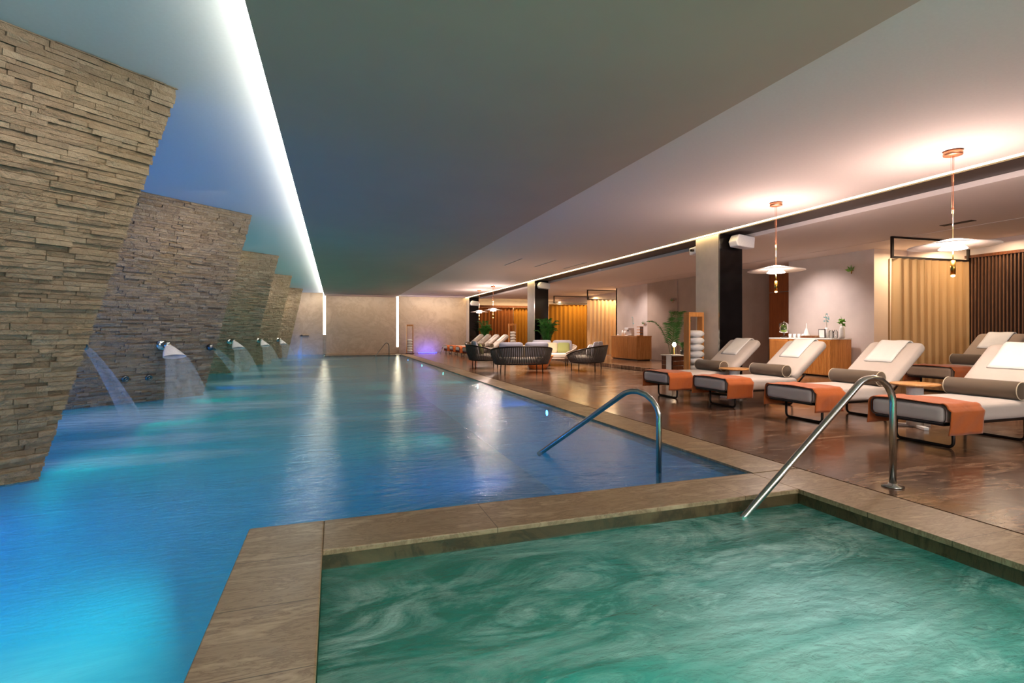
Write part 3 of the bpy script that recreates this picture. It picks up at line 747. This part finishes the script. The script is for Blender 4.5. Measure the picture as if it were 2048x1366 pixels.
# ================================================================== PALMS
def palm(name, loc, hgt, nfr, spread, lab, pot=.16, poth=.3, seed=1, mat='leaf', grp='potted palms'):
    rn = random.Random(seed); e = empty(name, loc); tag(e, lab, 'potted plant', grp)
    mb = MB(); mb.lathe([(pot*.75, 0), (pot, poth), (pot*.92, poth), (pot*.9, poth-.03), (0, poth-.03)], n=24); mb.build('pot', M['pot'], e)
    st = MB(); lf = MB()
    spread0 = spread
    for f in range(nfr):
        az = rn.uniform(0, 6.28); ln = hgt*rn.uniform(.65, 1.0); sp = spread*rn.uniform(.5, 1.0); pts = []
        for k in range(10):
            q = k/9; r = sp*q**1.6; z = poth-.03+ln*(q-.35*q**3)*1.25; pts.append(Vector((math.cos(az)*r, math.sin(az)*r, z)))
        st.tube(pts, .008, 5, rs=[.009*(1-.7*k/9) for k in range(10)])
        for k in range(3, 10):
            for sub in (0, .33, .66):
                if k == 9 and sub: continue
                p = pts[k].lerp(pts[min(9, k+1)], sub); t = (pts[min(9, k+1)]-pts[k-1]).normalized(); sd = t.cross(Vector((0,0,1))).normalized(); l2 = .17*(hgt/1.8)*(1.25-abs(k/9-.55))*1.3
                for s in (-1, 1):
                    dr = (sd*s+t*.75+Vector((0,0,.1))).normalized(); tip = p+dr*l2+Vector((0,0,-.25*l2)); mid = p+dr*l2*.5; wd = t*(.006 if nfr < 8 else .009)*(hgt/1.8)+t*.002+Vector((0,0,.004))
                    lf.add([p-wd*.3, mid-wd, tip, mid+wd, p+wd*.3], [(0,1,2,3,4)], False)
    st.build('stems', M['stem'], e); o = lf.build('fronds', M[mat], e); o['kind'] = 'stuff'
    return e
palm('potted_palm', (7.70, 18.35, 0), 1.75, 30, .42, 'tall green palm before the black face of the middle pillar', seed=4)
palm('potted_palm', (8.2, 28.72, 0), 1.9, 26, .42, 'green palm before the farthest pillar', seed=9)
palm('potted_palm', (8.55, 11.75, 0), 2.0, 7, .62, 'slender palm beside the nearest towel rack', seed=14)
# ================================================================== TOWEL RACKS
def towel_rack(x, y, lab, n=8, rz=R(90), hgt=1.57, w='nearest'):
    e = empty('towel_rack', (x, y, 0), rz); tag(e, lab, 'towel rack', 'wooden towel racks')
    mb = MB()
    mb.bx(-.085, .085, -.19, -.15, 0, hgt); mb.bx(-.085, .085, .15, .19, 0, hgt); mb.build('side_board', M['wood'], e, bevel=.004)
    mb = MB(); mb.bx(-.085, .085, -.19, .19, hgt, hgt+.04); mb.bx(-.085, .085, -.15, .15, hgt-.05, hgt); mb.build('top_board', M['wood'], e, bevel=.004)
    mb = MB(); mb.bx(-.16, .16, -.22, .22, 0, .03); mb.build('base_plate', M['dark_metal'], e)
    for k in range(n):
        z = .17+k*.142
        if z+.07 > hgt-.3: break
        m = MB(); rr = .068
        prof = [(0, -.2), (.03, -.205), (rr*.6, -.195), (rr, -.17), (rr*1.03, 0), (rr, .17), (rr*.6, .195), (.03, .205), (0, .2)]
        m.lathe(prof, n=18); t = m.build('rolled_towel', M['towel'])
        v = Matrix.Rotation(rz, 3, 'Z') @ Vector((0, 0, z)); t.location = (x, y, z); t.rotation_euler = (0, R(90), rz); t.scale = (1, 1.9, 1)
        tag(t, 'white rolled towel, '+['lowest', 'second from the bottom', 'third from the bottom', 'fourth from the bottom', 'fifth from the bottom', 'sixth from the bottom', 'seventh from the bottom', 'eighth from the bottom'][k]+' in the '+w+' wooden rack', 'towel', 'rolled towels in the '+w+' rack')
towel_rack(7.13, 9.05, 'tall oak towel rack beside the nearest pillar', w='nearest')
towel_rack(8.35, 24.3, 'oak towel rack behind the sofas before the russet curtain', w='middle')
towel_rack(3.95, 28.9, 'dark oak towel rack before the end wall light slot', n=5, w='far end')
# ================================================================== SIDE CUBE WITH LAMP
e = empty('wooden_cube_table', (8.15, 11.05, 0)); tag(e, 'walnut cube table with a small lamp, left of the near towel rack', 'side table')
mb = MB()
for k in range(5): mb.bx(-.24, .24, -.24, .24, .03+k*.115, .135+k*.115)
mb.build('body', M['wood_dark'], e, bevel=.004)
mb = MB(); mb.bx(-.26, .26, -.26, .26, .605, .63); mb.build('tabletop', M['ceramic'], e, bevel=.004)
mb = MB(); mb.bx(-.275, -.262, -.2, .0, .06, .633); mb.bx(-.275, .0, -.2, .0, .633, .641); o = mb.build('draped_cloth', M['towel'], loc=(8.15, 11.05, 0)); tag(o, 'white cloth draped over the cube table edge', 'cloth')
e = empty('table_lamp', (8.15, 11.1, .63)); tag(e, 'small glowing globe lamp on the cube table', 'table lamp')
mb = MB(); mb.lathe([(.05, 0), (.05, .012), (.008, .02), (.008, .2)], n=20); mb.build('lamp_stand', M['brass'], e)
mb = MB(); mb.lathe([(0, .19), (.03, .2), (.05, .235), (.05, .26), (.03, .3), (0, .31)], n=24); mb.build('lamp_shade', emit('small_lamp_glow', (255, 225, 190), 30), e)
palm('small_potted_plant', (8.32, 10.98, .63), .28, 12, .16, 'small green plant in a black pot on the cube table', pot=.07, poth=.12, seed=5, grp='small plants')
# ================================================================== SIDEBOARDS
def sideboard(x, y0, y1, lab, near=True):
    e = empty('sideboard', (x, y0, .12)); tag(e, lab, 'sideboard', 'sideboards against the lounge wall'); L = y1-y0; D = .64
    mb = MB(); mb.bx(.02, D, 0, L, .04, .90); mb.build('body', M['wood'], e, bevel=.004)
    mb = MB(); mb.bx(-.01, D+.01, -.01, L+.01, .90, .93); mb.build('top', M['ceramic'] if near else M['wood'], e, bevel=.004)
    mb = MB(); mb.bx(.06, D-.04, .05, L-.05, 0, .04); mb.build('plinth', M['dark_metal'], e)
    n = 3
    for k in range(n):
        a, b = .01+k*L/n, (k+1)*L/n-.01; dr = MB(); dr.bx(0, .02, a, b, .05, .89); d_ = dr.build('door', M['wood'], e)
        sl = MB()
        if k < 2 or not near:
            yy = a+.02
            while yy < b-.02: sl.bx(-.014, 0, yy, yy+.016, .07, .87); yy += .034
        else:
            zz = .07
            while zz < .87: sl.bx(-.014, 0, a+.01, b-.01, zz, zz+.016); zz += .034
        s_ = sl.build('door_slats', M['wood'] if near else M['wood'], d_); s_['kind'] = 'stuff'
sideboard(11.12, 9.15, 11.0, 'slatted oak sideboard under the brightly lit wall, nearest one')
sideboard(10.75, 16.9, 18.8, 'far oak sideboard beyond the right-hand sofa', False)
TZ = 1.05
def thing_lathe(name, loc, prof, mat, lab, cat, grp=None, n=20, part='body'):
    e = empty(name, loc); tag(e, lab, cat, grp); mb = MB(); mb.lathe(prof, n=n); mb.build(part, M[mat] if isinstance(mat, str) else mat, e); return e
def by_px(px, x):     # y on the plane X=x seen at column px
    u = (px-HX)/F; return x*(CS-u*SN)/(SN+u*CS)
xs = 11.4
e = thing_lathe('drinks_dispenser', (xs, by_px(1568, xs), TZ), [(.09, 0), (.09, .02), (.02, .04), (.02, .1), (.03, .12)], 'glass', 'glass drinks dispenser full of green limes on the near sideboard', 'drinks dispenser', part='foot')
mb = MB(); mb.lathe([(.03, .12), (.1, .13), (.11, .2), (.11, .36), (.06, .4), (.06, .405), (.1,.36), (.1,.2), (.0,.14)], n=24); mb.build('jar', M['glass'], e)
mb = MB(); mb.lathe([(0, .145), (.09, .15), (.098, .2), (.098, .33), (0, .34)], n=20); mb.build('limes', M['lime'], e)
mb = MB(); mb.lathe([(0, .44), (.02, .43), (.02, .41), (.065, .405), (.065, .395), (0, .395)], n=20); mb.build('lid', M['steel'], e)
mb = MB(); mb.tube([(-.1, 0, .17), (-.15, 0, .17), (-.15, 0, .14)], .012, 8); mb.build('tap', M['steel'], e)
for k, px in enumerate((1580, 1589, 1598, 1606)):
    thing_lathe('tumbler_glass', (xs-.1, by_px(px, xs-.1), TZ), [(.03, 0), (.036, .1), (.034, .1), (.028, .006), (0, .006)], 'ceramic', 'white tumbler, number %s of four beside the drinks dispenser, counted from it' % ['one', 'two', 'three', 'four'][k], 'cup', 'tumblers in a row', part='cup')
e = empty('snack_tray', (xs-.08, by_px(1622, xs-.08), TZ)); tag(e, 'brown tray of small snacks on the near sideboard', 'tray')
mb = MB(); mb.bx(-.12, .12, -.2, .2, 0, .02); mb.bx(-.12, -.11, -.2, .2, .02, .045); mb.bx(.11, .12, -.2, .2, .02, .045); mb.build('tray_body', M['wood_dark'], e)
mb = MB()
for a in range(3):
    for b in range(5): mb.box((-.07+a*.07, -.15+b*.075, .04), (.05, .055, .04), rz=.3*b)
o = mb.build('snacks', M['paper'], e); o['kind'] = 'stuff'
thing_lathe('cone_bottle', (xs+.08, by_px(1613, xs+.08), TZ), [(.1, 0), (.1, .02), (.03, .22), (.012, .26), (.012, .36), (.0, .38)], 'ceramic', 'white cone-shaped bottle behind the snack tray', 'bottle')
e = empty('framed_menu', (xs, by_px(1644, xs), TZ)); tag(e, 'small dark framed card standing on the near sideboard', 'picture frame')
mb = MB(); mb.bx(-.01, .01, -.09, .09, 0, .22); mb.build('frame', M['dark_metal'], e); mb = MB(); mb.bx(-.013, -.01, -.075, .075, .015, .205); mb.build('card', M['ceramic'], e)
def vase(px, x, hgt, lab, kind, z=TZ, s=1.0, hint='blossom'):
    e = thing_lathe('flower_vase', (x, by_px(px, x), z), [(.045*s, 0), (.055*s, .05*s), (.05*s, .2*s), (.03*s, .26*s), (.026*s, .26*s), (.04*s, .2*s), (0, .02)], 'ceramic', lab, 'vase', 'vases on the sideboards', part='vase_body')
    rn = random.Random(px); st = MB(); bl = MB(); st.tube([(0,0,.05), (0,-.01,.3*s), (.0,.03,hgt)], .004, 5)
    for k in range(14 if kind == 'orchid' else 6):
        q = rn.uniform(.62, 1.0); p = Vector((rn.uniform(-.04,.04), rn.uniform(-.07,.07), hgt*q))
        r_ = .028 if kind == 'orchid' else .07
        a = rn.uniform(0, 6.28); u = Vector((math.cos(a)*.5, math.sin(a), .3)).normalized(); v = u.cross(Vector((1,.2,.3))).normalized()
        bl.add([p-u*r_, p+v*r_*.55, p+u*r_, p-v*r_*.55], [(0,1,2,3)])
        bl.add([p-v*r_, p+u*r_*.5, p+v*r_, p-u*r_*.5], [(0,1,2,3)])
    st.build('flower_stem', M['stem'], e); bl.build('flower_head', M['blossom'] if kind == 'orchid' else M['leaf2'], e)
vase(1653, xs+.12, .60, 'white vase with pale blue blossoms on the near sideboard', 'orchid')
vase(1684, xs, .52, 'white vase with a green leaf at the right end of the near sideboard', 'leaf', s=1.15)
for k, px in enumerate((1662, 1671)):
    thing_lathe('glass_jar', (xs-.05, by_px(px, xs-.05), TZ), [(.04, 0), (.05, .02), (.05, .16), (.03, .18), (.03, .2), (0, .2)], 'glass', ['clear glass jar just right of the blossom vase', 'clear glass jar just left of the leaf vase'][k], 'jar', 'glass jars on the near sideboard')
xs2 = 11.05
for k, (px, h_, w_, mt, nm, cat) in enumerate(((1236, .06, .05, 'white_plastic', 'low white cup at the left of the far sideboard', 'cup'), (1245, .22, .04, 'ceramic', 'upright white bottle on the far sideboard', 'bottle'),
        (1250, .2, .04, 'ceramic', 'second white bottle on the far sideboard, beside the coffee machine', 'bottle'))):
    thing_lathe('white_bottle' if k else 'white_cup', (xs2, by_px(px, xs2), TZ), [(w_, 0), (w_, h_*.7), (w_*.5, h_), (0, h_)], mt, nm, cat)
e = empty('coffee_machine', (xs2, by_px(1258, xs2), TZ)); tag(e, 'pale coffee machine on the far sideboard', 'coffee machine')
mb = MB(); mb.bx(-.12, .15, -.14, .14, .24, .32); mb.bx(.02, .15, -.14, .14, 0, .24); mb.bx(-.12, .15, -.14, .14, 0, .03); mb.build('housing', M['white_plastic'], e, bevel=.01)
mb = MB(); mb.tube([(-.05, 0, .24), (-.05, 0, .17)], .02, 10); mb.build('nozzle', M['black_plastic'], e)
vase(1266, xs2+.22, .75, 'white vase with pale blossoms on the far sideboard', 'orchid')
e = empty('wooden_box_stack', (xs2, by_px(1280, xs2), TZ)); tag(e, 'small wooden shelf box at the right end of the far sideboard', 'box')
mb = MB()
for z in (0, .11, .22, .33): mb.bx(-.08, .08, -.1, .1, z, z+.03)
mb.build('shelf', M['wood'], e)
mb = MB(); mb.bx(.06, .08, -.1, .1, .03, .33); mb.build('back', M['wood_dark'], e)
# wall leaf ornaments
def leaf_sconce(px, py, X, lab, mat):
    y = by_px(px, X); d = ray(px, py); z = H+d.z*(X/d.x)
    e = empty('wall_leaf_vase', (X-.01, y, z)); tag(e, lab, 'wall ornament', 'leaf vases on the wall')
    mb = MB(); mb.tube([(0,0,0), (-.05,0,0), (-.06,0,-.08)], .012, 8); mb.build('holder', M['brass'], e)
    mb = MB()
    for k in range(4):
        a = R(20+k*38); u = Vector((-.2, math.cos(a), math.sin(a))).normalized(); v = Vector((-.5, -math.sin(a), math.cos(a))).normalized(); p = Vector((-.06,0,-.02)); l = .16
        mb.add([p, p+u*l*.5+v*.04, p+u*l, p+u*l*.5-v*.04], [(0,1,2,3)])
    mb.build('leaves', M[mat], e)
leaf_sconce(1707, 541, XA, 'green leaf vase high on the brightly lit wall', 'leaf2')
leaf_sconce(1291, 647, XA, 'small leaf vase on the wall above the far sideboard', 'leaf')
leaf_sconce(1349, 601, XA-.03, 'upper dark leaf vase on the taupe wall', 'leaf')
leaf_sconce(1346, 625, XA-.03, 'lower dark leaf vase on the taupe wall', 'leaf')
# ================================================================== CURTAINS
def drape(name, p0, p1, z0, z1, mat, lab, amp=.045, wl=.17, seed=0, grp='curtains of the lounge'):
    p0, p1 = Vector((p0[0], p0[1], 0)), Vector((p1[0], p1[1], 0)); L = (p1-p0).length; u = (p1-p0)/L; n_ = Vector((-u.y, u.x, 0)); rn = random.Random(seed)
    N = int(L/.022); ph = rn.uniform(0, 6); vs = []; rows = 5; th = .004
    for side in (0, 1):
        for r in range(rows):
            q = r/(rows-1); z = z1+(z0-z1)*q
            for i in range(N+1):
                s = i/N*L; wob = .4*math.sin(s*2.3+ph)+.25*math.sin(s*5.1+ph*2)
                a = amp*(.75+.35*math.sin(s*1.7+ph*3))*(.8+.35*q); vs.append(p0-p0+u*s+n_*(a*math.sin(2*math.pi*s/wl+wob*1.8+.25*math.sin(q*2+s)) + side*th)+Vector((0,0,z)))
    K = rows*(N+1); fs = []
    for side in (0, 1):
        for r in range(rows-1):
            for i in range(N):
                a = side*K+r*(N+1)+i; fs.append((a, a+1, a+N+2, a+N+1))
    mb = MB(); mb.add(vs, fs, True); o = mb.build(name, M[mat], loc=tuple(p0)); tag(o, lab, 'curtain', grp); return o
def hung_frame(p0, p1, zt, zb, lab, dep=0):
    e = empty('curtain_frame', (p0[0], p0[1], 0)); tag(e, lab, 'curtain frame', 'metal curtain frames hung from the ceiling'); v = Vector((p1[0]-p0[0], p1[1]-p0[1], 0))
    r = .018; a = math.atan2(v.y, v.x); L = v.length
    mb = MB(); mb.box(v/2+Vector((0,0,zt)), (L+.05, .04, .04), rz=a); mb.build('top_rail', M['dark_metal'], e)
    mb = MB(); mb.box(v/2+Vector((0,0,zb)), (L+.05, .04, .04), rz=a); mb.build('lower_rail', M['dark_metal'], e)
    for q in (0, 1):
        mb = MB(); mb.box(v*q+Vector((0,0,(zt+zb)/2)), (.05, .04, zt-zb), rz=a); mb.build('hanger', M['dark_metal'], e)
hung_frame((10.7, 7.45), (12.86, 7.35), ZG-.02, 2.72, 'dark metal frame holding the sheer gold curtain')
drape('sheer_curtain', (10.76, 7.45), (12.82, 7.35), .14, 2.70, 'sheer', 'sheer gold curtain behind the back-row lounger', .075, .21, 1)
drape('sheer_curtain', (10.70, 7.50), (10.84, 7.62), .14, 2.70, 'sheer', 'narrow gathered sheer curtain at the left end of the gold one', .015, .05, 2)
hung_frame((11.0, 21.4), (12.9, 21.3), ZG-.02, 2.70, 'dark metal frame holding the beige curtain beyond the far sideboard')
drape('beige_curtain', (11.0, 21.4), (12.9, 21.3), .14, 2.68, 'beige_curtain', 'beige pleated curtain beyond the far sideboard', .06, .2, 3)
hung_frame((10.9, 25.0), (12.9, 25.0), ZG-.06, 2.72, 'dark metal frame holding the ochre curtain, farther back')
drape('ochre_curtain', (10.7, 25.2), (12.9, 25.1), .14, 2.66, 'olive_curtain', 'ochre curtain behind the dark metal frame', .06, .24, 4)
drape('russet_curtain', (8.05, 29.6), (10.2, 29.6), .14, 2.66, 'brown_curtain', 'long russet curtain across the end wall left of the middle pillar', .06, .22, 5)
drape('russet_curtain', (10.25, 29.6), (12.95, 29.6), .14, 2.66, 'olive_curtain', 'ochre-brown curtain across the end wall right of the middle pillar', .06, .22, 6)
mb = MB(); mb.bx(8.02, XR, 29.45, 29.5, 2.66, 2.78); struct('trim_9', mb, M['wood_dark'])
mb = MB()
for k in range(5): mb.bx(8.05+k, 8.95+k if k < 4 else XR-.05, 29.62, 29.66, 2.70, 2.74)
struct('trim_10', mb, emit('curtain_cove', (255, 220, 150), 9))
# ================================================================== SPEAKERS ETC
def speaker(x, y, z, lab, s=1.0, rz=0):
    e = empty('speaker', (x, y, z), rz); tag(e, lab, 'loudspeaker', 'white wall speakers')
    mb = MB(); mb.prism([(-.2*s, -.1*s), (.2*s, -.13*s), (.22*s, .09*s), (-.17*s, .13*s), (-.24*s, 0)], 1, -.12*s, .1*s); mb.build('cabinet', M['white_plastic'], e, bevel=.025*s)
    mb = MB(); mb.box((0, .14*s, .0), (.05, .12*s, .05)); mb.build('bracket', M['dark_metal'], e)
speaker(7.80, 8.42, 3.02, 'white speaker on the black face of the nearest pillar', 1.05, R(0))
speaker(7.72, 18.70, 3.0, 'white speaker on the black face of the middle pillar', 1.05)
speaker(7.72, 29.1, 2.85, 'white speaker on the farthest pillar', 1.2)
speaker(7.50, 9.44, 2.98, 'narrow white speaker on the far side of the nearest pillar', .7, R(90))
for k, (px, py) in enumerate(((1026, 524), (1090, 527), (1150, 531))):
    p = at_z(px, py, ZW); e = empty('ceiling_slot', (p.x, p.y, ZW)); tag(e, ['left', 'middle', 'right'][k]+' one of the three dark ceiling slots above the sofas', 'ceiling vent', 'ceiling slots above the sofas')
    mb = MB(); mb.bx(-.035, .035, -.8, .8, -.006, .002); mb.build('frame', M['white_plastic'], e); mb = MB(); mb.bx(-.015, .015, -.78, .78, -.008, -.004); mb.build('slot', M['black_plastic'], e)
p = at_z(1915, 446, ZG); e = empty('ceiling_vent', (p.x, p.y, ZG)); tag(e, 'dark rectangular ceiling vent above the right curtain frame', 'ceiling vent')
mb = MB(); mb.bx(-.07, .07, -.25, .25, -.008, .0); mb.build('grille', M['slat_back'], e)
p = at_z(1200, 538.5, ZW-.02); thing_lathe('smoke_detector', (p.x, p.y, ZW-.02), [(0, -.05), (.05, -.04), (.07, 0), (0, 0)], 'white_plastic', 'white dome on the dark ceiling band left of the nearest pillar', 'ceiling sensor')
# pool wall lamps
POOLC = {'b': (.01, .25, 1.0), 't': (.02, .9, .62), 'c': (.02, .78, .72)}
for k, (y, c) in enumerate(((8.0, 'b'), (12.4, 't'), (16.7, 't'), (21.0, 't'), (25.2, 'b'))):
    e = empty('underwater_lamp', (XP-.005, y, -.15)); tag(e, ['blue underwater lamp nearest the camera in the pool side', 'teal underwater lamp before the sofas, second in the pool side', 'teal underwater lamp, third in the pool side', 'teal underwater lamp, fourth in the pool side', 'blue underwater lamp, farthest in the pool side'][k], 'pool lamp', 'lamps in the side of the pool')
    mb = MB(); mb.lathe([(.0, 0), (.06, 0), (.06, .012), (.05, .016), (0, .016)]); o = mb.build('ring', M['steel'], e); o.rotation_euler = (0, R(-90), 0)
    mb = MB(); mb.lathe([(.0, .016), (.045, .018), (0, .03)]); o = mb.build('lens', emit('lens_'+c+str(k), tuple(min(1, q+.1) for q in POOLC[c]), 25), e); o.rotation_euler = (0, R(-90), 0)
# ================================================================== LIGHTS
def light(typ, loc, power, col, rot=(0,0,0), size=.1, name=None, **k):
    d = bpy.data.lights.new(name or typ.lower()+'_light', typ); d.energy = power; d.color = col
    if typ == 'AREA':
        d.shape = 'RECTANGLE'; d.size = size if not isinstance(size, tuple) else size[0]; d.size_y = size if not isinstance(size, tuple) else size[1]
    else: d.shadow_soft_size = size
    for a, b in k.items(): setattr(d, a, b)
    o = bpy.data.objects.new(d.name, d); COL.objects.link(o); o.location = loc; o.rotation_euler = rot; return o
def aim(o, tgt): o.rotation_euler = (Vector(tgt)-o.location).to_track_quat('-Z', 'Y').to_euler(); return o
WARM = (1, .83, .70)
for (x, y) in ((6.53, 3.88), (6.53, 6.33), (6.6, 21.8), (6.6, 24.1)):
    light('SPOT', (x, y, 2.10), 150, (1,.82,.70), size=.06, spot_size=R(150), spot_blend=.8)
    light('SPOT', (x, y, ZW-.35), 26, (1,.86,.8), rot=(R(180),0,0), size=.02, spot_size=R(70), spot_blend=.1)
    light('POINT', (x, y, 2.38), 85, (1,.78,.7), size=.05)
# row of downlights over deck and sofas; camera-end and door-niche spots added for brightness
for (x, y, pw) in ((5.6, 13.9, 160), (6.4, 15.6, 380), (7.0, 17.2, 90), (5.6, -.5, 110), (5.4, 10.8, 190), (10.4, 13.6, 420), (9.8, 10.3, 220), (9.6, 20.5, 260), (9.8, 25.5, 260), (9.8, 3.5, 190), (5.2, 26.5, 120)):
    aim(light('SPOT', (x, y, 3.10), pw*2.0, WARM, size=.05, spot_size=R(95), spot_blend=.6), (x, y, 0))
light('AREA', (2.5, -2.5, 3.1), 120, (1,.85,.72), size=(3,1.5))  # added unseen warm fill over the whirlpool, behind the camera
for (x, sz, pw) in ((-1.6, 1.6, 20), (1.4, 3.2, 28), (5.4, 3.4, 55)): aim(light('AREA', (x, 28.7, 3.08), pw, (1,.84,.68), size=(sz, .12)), (x, 30.0, 1.3))  # unseen strips added to brighten the end wall
e = empty('floor_light_strip', (5.1, 29.55, 0)); tag(e, 'blue glowing strip on the floor by the right end wall', 'floor light')
mb = MB(); mb.bx(-.6, .5, -.03, .03, 0, .03); mb.build('housing', M['dark_metal'], e); mb = MB(); mb.bx(-.58, .48, -.02, .02, .03, .036); mb.build('blue_lens', emit('blue_strip', (.08,.1,1), 20), e)
aim(light('AREA', (5.1, 29.5, .06), 16, (.15,.12,1), size=(1,.05)), (5.1, 30, .7))
# wall washers
for (x, y, pw) in ((10.6, 10.0, 230), (10.5, 17.9, 200), (10.8, 19.6, 60)):
    aim(light('SPOT', (x, y, 3.08), pw, (1,.86,.82), size=.12, spot_size=R(100), spot_blend=1), (XA, y, .9))
for (x, y, tx, ty, pw) in ((9.6, 10.2, 11.1, 10.1, 90), (9.4, 17.8, 10.8, 17.8, 90), (9.9, 7.0, 12.6, 7.4, 150), (10.2, 20.9, 12.6, 21.3, 120)):  # unseen spots added to brighten sideboard fronts and side-light curtain pleats
    aim(light('SPOT', (x, y, 3.08), pw, (1,.84,.70), size=.05, spot_size=R(75), spot_blend=1), (tx, ty, .7))
light('AREA', (12.4, 8.1, 3.05), 40, (1,.75,.45), size=(.8,.3))
light('AREA', (12.2, 6.6, 3.05), 25, (1,.75,.5), size=(1.2,.3))
light('AREA', (12.2, 21.0, 3.05), 80, (1,.8,.5), size=(1.2,.3))
light('AREA', (12.2, 24.4, 3.05), 80, (1,.72,.35), size=(1.4,.3))
light('AREA', (11.0, 29.0, 3.05), 120, (1,.72,.4), size=(4,.3))
# stone washers: narrow spots high behind/above the camera side onto the panels
for i, (B, w, nn, L, k) in enumerate(panels):
    T = B+w*L+dv*k*L; c = T+hz(nn)*1.3-dv*1.2; c.z = ZL-.06
    aim(light('SPOT', c, [115, 110, 95, 95, 95][i], (1,.86,.70), size=.05, spot_size=R(120), spot_blend=1), T-dv*1.2-Vector((0,0,1.5)))
for k, x in enumerate((-.9, 1.6, 4.4, 7.2)):  # added lamps behind the camera, filling in the slab and lounger ends
    e = empty('added_fill_uplight', (x, YB+.12, 1.9)); tag(e, 'added white fill uplight number %s from the pool side, unseen behind the camera' % ['one','two','three','four'][k], 'added fill lamp', 'added fill uplights on the back wall')
    mb = MB(); mb.lathe([(.0, -.1), (.05, -.1), (.11, .06), (.10, .06), (.045, -.08), (0, -.08)]); mb.build('cup', M['white_plastic'], e)
    mb = MB(); mb.box((0, -.07, -.03), (.06, .1, .06)); mb.build('bracket', M['white_plastic'], e)
    aim(light('SPOT', (x, YB+.15, 2.0), [230, 560, 480, 300][k], (.90,.94,1), size=.12, spot_size=R(150), spot_blend=1), (x*.95, 12, 3.1))
# underwater lamps
def uw(loc, tgt, pw, c, size=(.5,.25)): return aim(light('AREA', loc, pw*.22, POOLC[c] if isinstance(c, str) else c, size=size), tgt)
for (y, c, pw) in ((8.0, 'b', 110), (12.4, 't', 60), (16.7, 't', 60), (21.0, 't', 60), (25.2, 't', 60)):
    uw((XP-.03, y, -.35), (0, y+(2.5 if y < 9 else 0), -.9), pw, c, (.2,.2)).data.spread = R(110)
uw((-.6, 2.6, -.5), (-4, 1.6, -.7), 90, 'c', (.8,.3)); uw((-.6, .8, -.5), (-4, .4, -.7), 170, 'c', (.8,.3))
uw((-4.4, 5.4, -.5), (-1, 8.6, -.7), 290, 'b', (1,.3)); uw((-5.4, 8.0, -.5), (-1, 9.6, -.6), 300, 'b', (1,.3))
uw((-5.2, 12.2, -.5), (0, 13.2, -.6), 200, 'c', (1,.3)); uw((-5.2, 17.2, -.5), (0, 18.2, -.6), 200, 't', (1,.3)); uw((-5.2, 22.2, -.5), (0, 23.2, -.6), 200, 't', (1,.3))
uw((-5.2, 27, -.5), (-1, 28.5, -.6), 200, 'b', (1,.3)); uw((-1.6, 29.2, -.2), (-1.6, 30, .3), 60, 'b', (1,.1))
# spa lamps
SPAC = (.05, .85, .68)
uw((1.0, YB+.1, -.5), (1.5, 2, -.9), 260, SPAC, (1.5,.3)); uw((.0, .6, -.5), (3, 1, -.9), 90, SPAC, (.3,.3)); uw((3.3, .3, -.5), (0, .8, -.9), 110, SPAC, (.3,.3)); uw((2.2, 1.9, -.95), (2.2, 1.9, 0), 12, (.35,.75,1), (.5,.3))
# ================================================================== WORLD / CAMERA
w = bpy.data.worlds.new('world'); bpy.context.scene.world = w; w.use_nodes = True
w.node_tree.nodes['Background'].inputs[0].default_value = (.6,.65,.7,1); w.node_tree.nodes['Background'].inputs[1].default_value = .05
cd = bpy.data.cameras.new('camera'); cam = bpy.data.objects.new('camera', cd); COL.objects.link(cam)
cd.sensor_width = 36; cd.lens = F/2048*36; cd.shift_y = -(683-HZ)/2048; cd.clip_start = .02
cam.location = CAM; cam.rotation_euler = (R(90), 0, -YAW); bpy.context.scene.camera = cam
sc = bpy.context.scene
sc.view_settings.view_transform = 'Standard'; sc.view_settings.look = 'None'; sc.view_settings.exposure = 0.0; sc.view_settings.gamma = 1
sc.view_settings.use_curve_mapping = False
